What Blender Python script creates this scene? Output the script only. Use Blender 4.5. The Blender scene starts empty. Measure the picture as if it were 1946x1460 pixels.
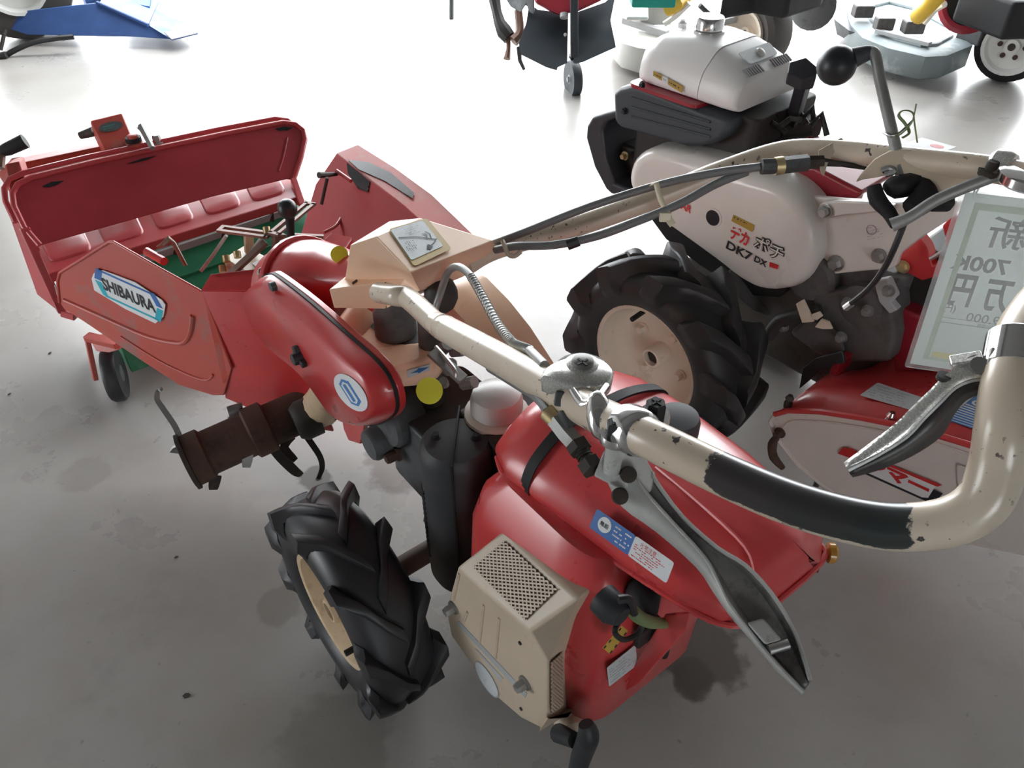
import bpy, bmesh, math, random
from mathutils import Vector, Matrix
V = Vector
R = math.radians
random.seed(7)
SC = bpy.context.scene
COL = SC.collection

# ------------------------------------------------------------------ camera
FPX, CAMH, PITCH = 1500.0, 1.375, R(40)          # focal length in pixels of the 1946 wide frame
cam_d = bpy.data.cameras.new('camera'); cam = bpy.data.objects.new('camera', cam_d); COL.objects.link(cam)
cam.location = (0, 0, CAMH); cam.rotation_euler = (R(90) - PITCH, 0, 0)
cam_d.sensor_width = 36.0; cam_d.lens = FPX / 1946 * 36.0
cam_d.clip_start = 0.02
SC.camera = cam

# ------------------------------------------------------------------ daylight and exposure
world = bpy.data.worlds.new('overcast_sky'); SC.world = world
world.use_nodes = True
wn = world.node_tree.nodes; wl = world.node_tree.links
wn.clear()
bg = wn.new('ShaderNodeBackground'); wo = wn.new('ShaderNodeOutputWorld')
bg.inputs[0].default_value = (0.93, 0.97, 1.0, 1); bg.inputs[1].default_value = 10.0
wl.new(bg.outputs[0], wo.inputs[0])
SC.view_settings.view_transform = 'Standard'; SC.view_settings.look = 'None'
SC.view_settings.gamma = 1.0; SC.view_settings.use_curve_mapping = False
SC.view_settings.exposure = 0.0

# ------------------------------------------------------------------ reading positions off the photograph at real heights and planes
_c, _s = math.cos(PITCH), math.sin(PITCH)
def ray(px, py):
    u = (px - 973) / FPX; v = (730 - py) / FPX
    return V((u, _c + v * _s, -_s + v * _c))
CAMP = V((0, 0, CAMH))
def atd(px, py, t): return CAMP + ray(px, py) * t
def atz(px, py, h):
    d = ray(px, py); return CAMP + d * ((h - CAMH) / d.z)
class Frame:
    """a machine's own axes: s across, l along, z up"""
    def __init__(self, ox, oy, deg):
        a = R(deg); self.deg = deg
        self.o = V((ox, oy, 0)); self.t = V((math.cos(a), math.sin(a), 0)); self.l = V((-math.sin(a), math.cos(a), 0))
    def w(self, s, l, z): return self.o + self.t * s + self.l * l + V((0, 0, z))
    def v(self, s, l, z): return self.t * s + self.l * l + V((0, 0, z))
    def loc(self, p):
        q = p - self.o; return V((q.dot(self.t), q.dot(self.l), p.z))
    def s(self, px, py, s):
        d = ray(px, py); return CAMP + d * ((s - (CAMP - self.o).dot(self.t)) / d.dot(self.t))
    def L(self, px, py, l):
        d = ray(px, py); return CAMP + d * ((l - (CAMP - self.o).dot(self.l)) / d.dot(self.l))
UP = V((0, 0, 1))

# ------------------------------------------------------------------ materials
MATS = {}
def _nt(name):
    m = bpy.data.materials.new(name); m.use_nodes = True
    nt = m.node_tree; nt.nodes.clear()
    o = nt.nodes.new('ShaderNodeOutputMaterial'); b = nt.nodes.new('ShaderNodeBsdfPrincipled')
    nt.links.new(b.outputs[0], o.inputs[0])
    MATS[name] = m
    return m, nt, b
def c4(c): return (c[0], c[1], c[2], 1)
def coords(nt):
    return nt.nodes.new('ShaderNodeTexCoord').outputs['Object']
def noise(nt, vec, scale, detail=4, rough=.6):
    n = nt.nodes.new('ShaderNodeTexNoise'); n.inputs['Scale'].default_value = scale
    n.inputs['Detail'].default_value = detail; n.inputs['Roughness'].default_value = rough
    nt.links.new(vec, n.inputs['Vector']); return n.outputs['Fac']
def ramp(nt, fac, a, b, ca=(0, 0, 0), cb=(1, 1, 1)):
    r = nt.nodes.new('ShaderNodeValToRGB'); r.color_ramp.elements[0].position = a; r.color_ramp.elements[1].position = b
    r.color_ramp.elements[0].color = c4(ca); r.color_ramp.elements[1].color = c4(cb)
    nt.links.new(fac, r.inputs[0]); return r.outputs[0]
def mix(nt, fac, a, b):
    m = nt.nodes.new('ShaderNodeMix'); m.data_type = 'RGBA'
    if isinstance(fac, float): m.inputs[0].default_value = fac
    else: nt.links.new(fac, m.inputs[0])
    for i, x in ((6, a), (7, b)):
        if isinstance(x, tuple): m.inputs[i].default_value = c4(x)
        else: nt.links.new(x, m.inputs[i])
    return m.outputs[2]
def bump(nt, b, h, strength=.3, dist=.002):
    n = nt.nodes.new('ShaderNodeBump'); n.inputs['Strength'].default_value = strength; n.inputs['Distance'].default_value = dist
    nt.links.new(h, n.inputs['Height']); nt.links.new(n.outputs[0], b.inputs['Normal'])
def paint(name, rgb, rough=.32, metal=0.0, vary=.12, dirt=None, dirt_amt=.0, chip=None, chip_at=.72, scale=14, coat=0.0, spec=.5):
    m, nt, b = _nt(name)
    co = coords(nt)
    n1 = noise(nt, co, scale * .6)
    dark = tuple(x * (1 - vary) for x in rgb); lite = tuple(min(1, x * (1 + vary * .6)) for x in rgb)
    col = mix(nt, ramp(nt, n1, .35, .68), dark, lite)
    if dirt is not None:
        n2 = noise(nt, co, scale * 1.3, 6, .7)
        col = mix(nt, ramp(nt, n2, .62 - dirt_amt * .4, .80 - dirt_amt * .2), col, dirt)
    rr = ramp(nt, n1, .3, .75, (rough * .85,) * 3, (min(1, rough * 1.25),) * 3)
    if chip is not None:
        n3 = noise(nt, co, scale * 5, 5, .55)
        f = ramp(nt, n3, chip_at, chip_at + .012)
        col = mix(nt, f, col, chip)
    nt.links.new(col, b.inputs['Base Color']); nt.links.new(rr, b.inputs['Roughness'])
    b.inputs['Metallic'].default_value = metal
    b.inputs['Coat Weight'].default_value = coat; b.inputs['Coat Roughness'].default_value = .12
    b.inputs['Specular IOR Level'].default_value = spec
    return m
def pitted_chrome(name):
    m, nt, b = _nt(name); co = coords(nt)
    n = noise(nt, co, 760, 3, .6); f = ramp(nt, n, .53, .62)
    nt.links.new(mix(nt, f, (.74, .74, .71), (.36, .34, .29)), b.inputs['Base Color'])
    nt.links.new(ramp(nt, f, 0, 1, (.22,) * 3, (.6,) * 3), b.inputs['Roughness'])
    nt.links.new(ramp(nt, f, 0, 1, (.65,) * 3, (.1,) * 3), b.inputs['Metallic'])
    bump(nt, b, f, .15, .0003)
    return m
RED = (.50, .030, .032); CREAM = (.55, .45, .34)
paint('red', RED, .30, coat=.35, vary=.10)
paint('red_worn', (.50, .075, .055), .42, vary=.15, dirt=(.30, .17, .14), dirt_amt=.22, scale=9)
paint('red_scraped', (.46, .075, .055), .42, vary=.12, dirt=(.20, .165, .155), dirt_amt=.13, scale=5)
paint('red_faded', (.47, .05, .058), .32, coat=.3, vary=.12, chip=(.03, .025, .03), chip_at=.80, scale=5)
paint('red_tank', (.60, .055, .058), .30, coat=.3, vary=.08)
paint('red_wine', (.33, .014, .03), .35, coat=.3)
paint('red_print', (.62, .03, .03), .5)
paint('cream', CREAM, .40, vary=.07, dirt=(.40, .30, .20), dirt_amt=.02)
paint('cream_lit', (.92, .63, .44), .36, vary=.06, dirt=(.5, .38, .26), dirt_amt=.02)  # same cream as the shaded recoil cover, brighter light put into the colour
paint('red_panel', (.36, .030, .042), .34, coat=.25, vary=.12)
paint('cream_clean', (.74, .69, .64), .30, coat=.25, vary=.05)
paint('cream_tube', (.64, .54, .42), .25, coat=.5, vary=.08, chip=(.05, .04, .035), chip_at=.735, scale=16)
paint('cream_rim', (.56, .42, .27), .5, vary=.12, dirt=(.28, .17, .09), dirt_amt=.18, scale=10)
paint('cream_rim_pale', (.76, .66, .55), .5, vary=.08, dirt=(.42, .34, .27), dirt_amt=.08, scale=8)
paint('white_plastic', (.86, .85, .83), .35, vary=.03)
paint('white_paper', (.80, .81, .82), .55, vary=.02)
paint('sticker_white', (.72, .74, .76), .45, vary=.05)
paint('sticker_worn', (.62, .66, .68), .45, vary=.10, dirt=(.42, .44, .44), dirt_amt=.2, scale=60)
paint('yellow_dot', (.72, .66, .04), .55, vary=.06)
paint('yellow', (.62, .40, .06), .5)
paint('amber', (.45, .22, .03), .2)
paint('blue', (.02, .13, .42), .4)
paint('blue_print', (.05, .20, .50), .5)
paint('teal_print', (.02, .42, .52), .5)
paint('black_print', (.02, .02, .025), .6)
paint('grey_print', (.36, .38, .39), .6)
paint('card_print', (.46, .49, .485), .6)
paint('card_green', (.60, .70, .61), .6)
paint('card_yellow', (.74, .74, .46), .6)
paint('purple_print', (.40, .33, .42), .6)
paint('green_print', (.56, .66, .56), .6)
paint('green_strip', (.0, .20, .12), .4)
paint('green_drum', (.012, .17, .075), .42, vary=.2, dirt=(.10, .30, .20), dirt_amt=.03, scale=8)
paint('rubber', (.017, .017, .020), .46, vary=.25, spec=.6)
paint('rubber_dusty', (.026, .026, .028), .5, vary=.3, dirt=(.060, .048, .040), dirt_amt=.14, scale=9)
paint('black_plastic', (.022, .024, .028), .50, vary=.2)
paint('black_ball', (.012, .014, .018), .4)
paint('black_matte', (.016, .016, .018), .62, vary=.2, spec=.3)
paint('flap_rubber', (.022, .028, .034), .7, vary=.2, spec=.12)
paint('muffler_black', (.030, .032, .036), .62, vary=.15, dirt=(.07, .058, .052), dirt_amt=.15)
paint('black_guard', (.035, .036, .044), .45, vary=.12)
paint('charcoal_guard', (.045, .055, .065), .5, vary=.12)
paint('tape_black', (.012, .013, .015), .25)
paint('grip_dark', (.040, .034, .036), .36, vary=.2, dirt=(.02, .045, .04), dirt_amt=.22, scale=11)
paint('steel', (.42, .42, .41), .36, metal=.9, vary=.15)
paint('steel_dull', (.30, .30, .29), .5, metal=.55, vary=.25, dirt=(.16, .14, .12), dirt_amt=.2)
paint('chrome', (.78, .78, .78), .12, metal=1.0, vary=.05)
paint('lever_metal', (.52, .53, .51), .42, metal=.20, vary=.18, dirt=(.16, .15, .14), dirt_amt=.16, scale=22)
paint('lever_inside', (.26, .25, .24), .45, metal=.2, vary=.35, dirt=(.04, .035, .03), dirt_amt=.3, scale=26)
paint('brass_bolt', (.58, .46, .25), .35, metal=.75)
paint('bracket_brown', (.20, .115, .085), .45, metal=.25, vary=.2)
paint('rust', (.085, .042, .028), .75, vary=.35, dirt=(.02, .018, .018), dirt_amt=.35, scale=16)
paint('soil_steel', (.045, .036, .030), .7, metal=.2, vary=.4, dirt=(.11, .085, .065), dirt_amt=.15, scale=18)
paint('gearbox_grey', (.075, .080, .084), .55, vary=.25, dirt=(.03, .026, .024), dirt_amt=.3)
paint('gearbox_dirty', (.105, .100, .098), .6, vary=.25, dirt=(.05, .045, .042), dirt_amt=.35, scale=10)
paint('engine_dark', (.03, .027, .025), .6, vary=.4)
paint('cable_grey', (.17, .17, .17), .45, vary=.1)
paint('cable_black', (.015, .015, .017), .45)
paint('cable_sleeve', (.30, .30, .29), .4, metal=.2)
paint('bare_grey', (.42, .43, .44), .5)
paint('zip_tie', (.74, .66, .48), .4)
paint('wire_green', (.18, .24, .10), .5)
paint('dried_chip', (.72, .62, .50), .8)
paint('bowl_plastic', (.68, .62, .54), .30, vary=.10)
paint('cap_plastic', (.64, .62, .60), .35, vary=.03)
paint('machine_blue', (.045, .10, .28), .5, vary=.15, spec=.25)
paint('machine_grey', (.24, .28, .29), .5, vary=.12, dirt=(.66, .67, .67), dirt_amt=.20, scale=4, spec=.3)
paint('machine_white', (.74, .74, .70), .4, vary=.06, dirt=(.45, .44, .40), dirt_amt=.06, scale=6)
paint('rubber_brown', (.07, .062, .058), .75, vary=.2)
paint('dust_grey', (.30, .30, .30), .6)
paint('yellow_cap', (.75, .48, .05), .35)
paint('teal', (.0, .30, .24), .4)
paint('gold_sticker', (.46, .30, .05), .4)
pitted_chrome('pitted')
def worn_tube(name):
    # cream paint, rubbed through to dark steel where the mesh attribute 'worn' is high
    m, nt, b = _nt(name); co = coords(nt)
    at = nt.nodes.new('ShaderNodeAttribute'); at.attribute_name = 'worn'
    n1 = noise(nt, co, 38, 6, .65); n2 = noise(nt, co, 130, 4, .6); n3 = noise(nt, co, 9, 4, .6)
    a = nt.nodes.new('ShaderNodeMath'); a.operation = 'MULTIPLY_ADD'; nt.links.new(n1, a.inputs[0]); a.inputs[1].default_value = .9; nt.links.new(at.outputs['Fac'], a.inputs[2])
    f = ramp(nt, a.outputs[0], .92, .96)
    base = mix(nt, ramp(nt, n3, .35, .7), (.60, .50, .385), (.68, .585, .47))
    steel = mix(nt, ramp(nt, n3, .4, .65), (.045, .036, .038), (.030, .036, .036))
    chips = ramp(nt, n2, .615, .63); n4 = noise(nt, co, 16, 3, .6)
    cm = nt.nodes.new('ShaderNodeMath'); cm.operation = 'MULTIPLY'; nt.links.new(chips, cm.inputs[0]); nt.links.new(ramp(nt, n4, .50, .56), cm.inputs[1])
    col = mix(nt, cm.outputs[0], base, (.06, .05, .045)); col = mix(nt, f, col, steel)
    nt.links.new(col, b.inputs['Base Color']); b.inputs['Roughness'].default_value = .30
    b.inputs['Coat Weight'].default_value = .35; b.inputs['Coat Roughness'].default_value = .15
    return m
worn_tube('worn_tube')
def laminate(name):
    m, nt, b = _nt(name)
    b.inputs['Base Color'].default_value = (.76, .79, .79, 1); b.inputs['Roughness'].default_value = .25
    b.inputs['Transmission Weight'].default_value = 0.0
    tr = nt.nodes.new('ShaderNodeBsdfTranslucent'); tr.inputs[0].default_value = (.72, .78, .74, 1)
    mx = nt.nodes.new('ShaderNodeMixShader'); mx.inputs[0].default_value = .45
    o = [n for n in nt.nodes if n.type == 'OUTPUT_MATERIAL'][0]
    nt.links.new(b.outputs[0], mx.inputs[1]); nt.links.new(tr.outputs[0], mx.inputs[2]); nt.links.new(mx.outputs[0], o.inputs[0])
    return m
laminate('laminate')
def clear_film(name):
    m, nt, b = _nt(name)
    b.inputs['Base Color'].default_value = (.93, .95, .94, 1); b.inputs['Roughness'].default_value = .12
    b.inputs['Transmission Weight'].default_value = .85; b.inputs['IOR'].default_value = 1.3
    return m
clear_film('clear_film')
def smudge(name, rgb):
    return paint(name, rgb, .5, vary=.2)

# ------------------------------------------------------------------ mesh building
def crom(pts, k):
    """Catmull-Rom resample, k steps per span"""
    out = []; n = len(pts)
    for i in range(n - 1):
        p0 = pts[max(i - 1, 0)]; p1 = pts[i]; p2 = pts[i + 1]; p3 = pts[min(i + 2, n - 1)]
        for j in range(k):
            t = j / k
            out.append(.5 * ((2 * p1) + (p2 - p0) * t + (2 * p0 - 5 * p1 + 4 * p2 - p3) * t * t + (3 * p1 - p0 - 3 * p2 + p3) * t ** 3))
    out.append(pts[-1]); return out
def perp(a):
    a = a.normalized(); u = UP.cross(a)
    if u.length < 1e-3: u = V((1, 0, 0)).cross(a)
    u.normalize(); return u, a.cross(u)
class MB:
    def __init__(self): self.v = []; self.f = []
    def add(self, vs, fs):
        b = len(self.v); self.v += [V(x) for x in vs]; self.f += [tuple(i + b for i in f) for f in fs]; return self
    def loft(self, rings, caps=True, closed=True):
        n = len(rings[0]); vs = [p for r in rings for p in r]; fs = []
        for i in range(len(rings) - 1):
            for j in range(n if closed else n - 1):
                k = (j + 1) % n
                fs.append((i * n + j, i * n + k, (i + 1) * n + k, (i + 1) * n + j))
        if caps and closed:
            fs.append(tuple(range(n))[::-1]); fs.append(tuple((len(rings) - 1) * n + j for j in range(n)))
        return self.add(vs, fs)
    def prism(self, poly, vec):
        if isinstance(vec, Vector): top = [p + vec for p in poly]
        else: top = vec
        return self.loft([poly, top])
    def box(self, c, x, y, z):
        vs = [c + x * a + y * b + z * d for d in (-1, 1) for a, b in ((-1, -1), (1, -1), (1, 1), (-1, 1))]
        return self.loft([vs[:4], vs[4:]])
    def bar(self, a, b, w, h, up=None):
        """rectangular bar a..b, half sizes w (sideways) h (up)"""
        d = (b - a).normalized(); u = (up or UP); sd = d.cross(u)
        if sd.length < 1e-4: sd = d.cross(V((1, 0, 0)))
        sd.normalize(); un = sd.cross(d)
        return self.loft([[a + sd * w + un * h, a - sd * w + un * h, a - sd * w - un * h, a + sd * w - un * h],
                          [b + sd * w + un * h, b - sd * w + un * h, b - sd * w - un * h, b + sd * w - un * h]])
    def tube(self, pts, r, n=10, sm=0, caps=True, flat=1.0):
        pts = [V(p) for p in pts]
        if isinstance(r, (int, float)): rs = [r] * len(pts)
        else: rs = list(r)
        if sm:
            P = crom([V((p.x, p.y, p.z)) for p in pts], sm); Rr = []
            for i in range(len(pts) - 1):
                for j in range(sm): Rr.append(rs[i] + (rs[i + 1] - rs[i]) * j / sm)
            Rr.append(rs[-1]); pts, rs = P, Rr
        rings = []; u = None
        for i, p in enumerate(pts):
            d = (pts[min(i + 1, len(pts) - 1)] - pts[max(i - 1, 0)]).normalized()
            if u is None: u, _ = perp(d)
            u = (u - d * u.dot(d)).normalized(); w = d.cross(u)
            rings.append([p + (u * math.cos(2 * math.pi * k / n) + w * math.sin(2 * math.pi * k / n) * flat) * rs[i] for k in range(n)])
        return self.loft(rings, caps)
    def lathe(self, c, axis, prof, n=24, caps=True):
        a = axis.normalized(); u, w = perp(a)
        return self.loft([[c + a * h + (u * math.cos(2 * math.pi * k / n) + w * math.sin(2 * math.pi * k / n)) * r for k in range(n)] for r, h in prof], caps)
    def hexbolt(self, c, axis, r, h):
        self.lathe(c, axis, [(r * 1.35, 0), (r * 1.35, h * .25)], 14)
        return self.lathe(c + axis.normalized() * h * .25, axis, [(r, 0), (r, h * .7), (r * .8, h)], 6)
    def ball(self, c, r, n=16, sq=V((1, 1, 1))):
        rings = []
        for i in range(1, n // 2):
            a = math.pi * i / (n // 2)
            rings.append([c + V((math.cos(2 * math.pi * k / n) * math.sin(a) * sq.x, math.sin(2 * math.pi * k / n) * math.sin(a) * sq.y, -math.cos(a) * sq.z)) * r for k in range(n)])
        return self.loft(rings)
    def build(self, name, mat, parent=None, bevel=0, seg=2, sharp=38, sub=0):
        me = bpy.data.meshes.new(name)
        lo = V((min(p.x for p in self.v), min(p.y for p in self.v), min(p.z for p in self.v)))
        hi = V((max(p.x for p in self.v), max(p.y for p in self.v), max(p.z for p in self.v)))
        c = (lo + hi) / 2
        me.from_pydata([p - c for p in self.v], [], self.f); me.update()
        bm = bmesh.new(); bm.from_mesh(me)
        bmesh.ops.recalc_face_normals(bm, faces=bm.faces); bm.to_mesh(me); bm.free()
        me.polygons.foreach_set('use_smooth', [True] * len(me.polygons))
        if not bevel: me.set_sharp_from_angle(angle=R(sharp))
        me.materials.append(MATS[mat])
        o = bpy.data.objects.new(name, me); COL.objects.link(o)
        put(o, c, parent)
        if bevel:
            b = o.modifiers.new('bevel', 'BEVEL'); b.width = bevel; b.segments = seg; b.limit_method = 'ANGLE'; b.angle_limit = R(28); b.harden_normals = True
        if sub:
            s = o.modifiers.new('sub', 'SUBSURF'); s.levels = sub; s.render_levels = sub
        return o
WLOC = {}
def put(o, world, parent):
    WLOC[o.name] = V(world)
    if parent is not None:
        o.parent = parent; o.location = V(world) - WLOC[parent.name]
    else: o.location = world
def thing(name, label, cat, loc, group=None):
    e = bpy.data.objects.new(name, None); COL.objects.link(e); e.empty_display_size = .1
    e.location = loc; WLOC[e.name] = V(loc)
    e['label'] = label; e['category'] = cat
    if group: e['group'] = group
    return e
def tag(o, label, cat, group=None):
    o['label'] = label; o['category'] = cat
    if group: o['group'] = group
    return o
def lab(o, label): o['label'] = label; return o
def rounded(pts, r, n=4):
    """round the corners of a polygon of Vectors"""
    out = []; m = len(pts)
    for i, p in enumerate(pts):
        a = pts[i - 1] - p; b = pts[(i + 1) % m] - p
        ra = min(r, a.length * .45); rb = min(r, b.length * .45)
        pa = p + a.normalized() * ra; pb = p + b.normalized() * rb
        for k in range(n + 1):
            t = k / n; out.append(pa * (1 - t) ** 2 + p * 2 * t * (1 - t) + pb * t * t)
    return out
def smooth_ring(pts, k=4):
    n = len(pts); return crom([pts[-1]] + list(pts) + [pts[0], pts[1]], k)[k:-k - 1 + (1 if False else 0)][:n * k]
def inset(pts, d):
    """shrink a polygon towards its middle by about d"""
    c = sum(pts, V((0, 0, 0))) / len(pts)
    return [p + (c - p).normalized() * min(d, (c - p).length * .9) for p in pts]
def dome(mb, poly, vec, steps=((0, 0), (.25, .10), (.55, .35), (.85, .7), (1, 1)), ins=.02):
    """a plate with rounded-over rim: poly at the back, pushed along vec with the rim drawn in"""
    rings = [poly]
    for a, b in steps:
        rings.append([p + vec * a for p in inset(poly, ins * b)])
    return mb.loft(rings)
def slots(mb, c, axis_along, axis_n, n, pitch, w, h, d=.001):
    for i in range(n):
        mb.box(c + axis_along * ((i - (n - 1) / 2) * pitch), axis_along.normalized() * w, axis_n * d, axis_along.normalized().cross(axis_n).normalized() * h)
    return mb
# flat print
def text(name, s, c, xd, yd, h, mat, parent, width=None, bold=0.0, lift=.0006, shear=0.0):
    cu = bpy.data.curves.new(name, 'FONT'); cu.body = s; cu.size = 1; cu.align_x = 'CENTER'; cu.align_y = 'CENTER'
    cu.offset = bold; cu.shear = shear; cu.resolution_u = 3
    tmp = bpy.data.objects.new(name, cu); COL.objects.link(tmp)
    bpy.context.view_layer.update()
    me = tmp.evaluated_get(bpy.context.evaluated_depsgraph_get()).to_mesh()
    vs = [v.co.copy() for v in me.vertices]; fs = [tuple(p.vertices) for p in me.polygons]
    bpy.data.objects.remove(tmp); bpy.data.curves.remove(cu)
    if not vs: return None
    x0, x1 = min(v.x for v in vs), max(v.x for v in vs); y0, y1 = min(v.y for v in vs), max(v.y for v in vs)
    k = h / max(y1 - y0, 1e-6); kx = k if width is None else width / (x1 - x0)
    xd = xd.normalized(); yd = yd.normalized(); nd = xd.cross(yd).normalized()
    mb = MB(); mb.add([c + xd * ((v.x - (x0 + x1) / 2) * kx) + yd * ((v.y - (y0 + y1) / 2) * k) + nd * lift for v in vs], fs)
    o = mb.build(name, mat, parent); return o
def decal(name, quad, mat, parent, n=None, th=.0006, rad=.003):
    """thin sticker: quad of Vectors, lifted along n"""
    if n is None: n = (quad[1] - quad[0]).cross(quad[3] - quad[0]).normalized()
    poly = rounded(quad, rad, 3) if rad else quad
    return MB().prism(poly, n * th).build(name, mat, parent)
def quad_pt(q, u, v):
    return (q[0] * (1 - u) + q[1] * u) * (1 - v) + (q[3] * (1 - u) + q[2] * u) * v
def fineprint(name, q, rows, mat, parent, n, lift=.0009, seed=1, fill=.75, thick=.35, u0=.06, u1=.94, v0=.1, v1=.9):
    """rows of tiny print on a sticker quad (u along q0-q1, v along q0-q3)"""
    rnd = random.Random(seed); mb = MB()
    for i in range(rows):
        va = v0 + (v1 - v0) * (i + .5 - thick / 2) / rows; vb = v0 + (v1 - v0) * (i + .5 + thick / 2) / rows
        u = u0; end = u0 + (u1 - u0) * rnd.uniform(.6, 1)
        while u < end:
            w = rnd.uniform(.02, .07)
            if rnd.random() < fill:
                mb.add([quad_pt(q, x, y) + n * lift for x, y in ((u, va), (min(u + w, end), va), (min(u + w, end), vb), (u, vb))], [(0, 1, 2, 3)])
            u += w + rnd.uniform(.008, .02)
    if not mb.v: return
    o = mb.build(name, mat, parent); o['kind'] = 'stuff'; return o

# ================================================================== the place: an open fronted shed with a concrete floor
def struct(name, mb, mat, **k):
    o = mb.build(name, mat, None, **k); o['kind'] = 'structure'; return o
def concrete(name, base, rough, stains=True):
    m, nt, b = _nt(name); co = coords(nt)
    n1 = noise(nt, co, .9, 5, .6); n2 = noise(nt, co, 9, 6, .65); n3 = noise(nt, co, 3.2, 6, .6); n4 = noise(nt, co, 60, 3, .5)
    col = mix(nt, ramp(nt, n1, .3, .7), tuple(x * .90 for x in base), tuple(min(1, x * 1.08) for x in base))
    col = mix(nt, ramp(nt, n3, .45, .88), col, (base[0] * .80, base[1] * .74, base[2] * .68))
    col = mix(nt, ramp(nt, n2, .55, .90), col, tuple(x * .78 for x in base))
    col = mix(nt, ramp(nt, n4, .70, .76), col, tuple(x * .7 for x in base))
    if stains:
        geo = nt.nodes.new('ShaderNodeNewGeometry')
        wob = nt.nodes.new('ShaderNodeTexNoise'); wob.inputs['Scale'].default_value = 22; wob.inputs['Detail'].default_value = 5
        nt.links.new(geo.outputs['Position'], wob.inputs['Vector'])
        for (p, r, amt, tint) in STAINS:
            d = nt.nodes.new('ShaderNodeVectorMath'); d.operation = 'DISTANCE'
            d.inputs[1].default_value = p; nt.links.new(geo.outputs['Position'], d.inputs[0])
            a = nt.nodes.new('ShaderNodeMath'); a.operation = 'MULTIPLY_ADD'
            nt.links.new(wob.outputs['Fac'], a.inputs[0]); a.inputs[1].default_value = -r * 1.1; nt.links.new(d.outputs['Value'], a.inputs[2])
            f = ramp(nt, a.outputs[0], 0, 1, (amt,) * 3, (0, 0, 0))
            rn = f.node
            rn.color_ramp.elements[0].position = max(0, .30 * r); rn.color_ramp.elements[1].position = .52 * r
            col = mix(nt, f, col, tint)
    nt.links.new(col, b.inputs['Base Color'])
    nt.links.new(ramp(nt, n3, .3, .7, (rough * .95,) * 3, (rough * 1.08,) * 3), b.inputs['Roughness'])
    bump(nt, b, n2, .08, .004); b.inputs['Specular IOR Level'].default_value = .6
    return m
STAINS = []
def stain(px, py, r, amt=.75, tint=(.10, .085, .075)):
    p = atz(px, py, 0); STAINS.append(((p.x, p.y, 0), r, amt, tint))
stain(1325, 1235, .095, .85); stain(1318, 1290, .045, .8)
stain(930, 232, .15, .55, (.14, .13, .13)); stain(925, 188, .09, .45, (.16, .15, .15)); stain(830, 165, .09, .4, (.2, .19, .18)); stain(760, 130, .10, .4, (.2, .19, .18))
stain(1835, 215, .10, .4, (.2, .18, .15)); stain(770, 880, .10, .55, (.07, .045, .035)); stain(600, 910, .04, .7, (.06, .05, .04))
stain(530, 1150, .05, .35, (.1, .08, .07)); stain(640, 1420, .10, .3, (.1, .08, .07)); stain(160, 900, .06, .3, (.16, .14, .12))
concrete('concrete', (.357, .341, .320), .28)
paint('shed_wall', (.42, .41, .40), .7, vary=.1, scale=2)
paint('shed_roof', (.20, .20, .20), .7, vary=.1, scale=2)
X0, X1, Y0, YE, HC = -3.8, 3.6, -5.0, 4.7, 2.7
m = MB(); m.box(V((0, 12, -.05)), V((20, 0, 0)), V((0, 19, 0)), V((0, 0, .05))); struct('floor', m, 'concrete')
m = MB(); m.box(V(((X0 + X1) / 2, (Y0 + YE) / 2, HC + .06)), V(((X1 - X0) / 2 + .3, 0, 0)), V((0, (YE - Y0) / 2 + .1, 0)), V((0, 0, .06))); struct('ceiling', m, 'shed_roof')
WX0, WX1, WZ0, WZ1 = .5, 2.3, .8, 2.1                         # unseen opening added in the back wall to brighten camera-facing sides
m = MB()
for x0, x1, z0, z1 in ((X0, WX0, 0, HC), (WX1, X1, 0, HC), (WX0, WX1, 0, WZ0), (WX0, WX1, WZ1, HC)):
    m.box(V(((x0 + x1) / 2, Y0 - .06, (z0 + z1) / 2)), V(((x1 - x0) / 2, 0, 0)), V((0, .06, 0)), V((0, 0, (z1 - z0) / 2)))
struct('wall_back', m, 'shed_wall')
YA, YB, ZL = -.3, 1.0, 1.7                                  # side door in the left wall
m = MB()
for y0, y1, z0, z1 in ((Y0, YA, 0, HC), (YB, YE, 0, HC), (YA, YB, ZL, HC)):
    m.box(V((X0 - .06, (y0 + y1) / 2, (z0 + z1) / 2)), V((.06, 0, 0)), V((0, (y1 - y0) / 2, 0)), V((0, 0, (z1 - z0) / 2)))
struct('wall_left', m, 'shed_wall')
m = MB(); m.box(V((X1 + .06, (Y0 + YE) / 2, HC / 2)), V((.06, 0, 0)), V((0, (YE - Y0) / 2, 0)), V((0, 0, HC / 2))); struct('wall_right', m, 'shed_wall')
XF = -3.2                                                  # open from here rightwards; unseen wall beside it added to block sky light
m = MB(); m.box(V(((X0 + XF) / 2, YE + .06, HC / 2)), V(((XF - X0) / 2, 0, 0)), V((0, .06, 0)), V((0, 0, HC / 2))); struct('added_front_wall', m, 'shed_wall')
for i in range(5):
    y = -3.6 + i * 1.9
    m = MB(); m.bar(V((X0, y, HC - .09)), V((X1, y, HC - .09)), .05, .08); struct('trim_%d' % (i + 1), m, 'shed_roof')

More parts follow.
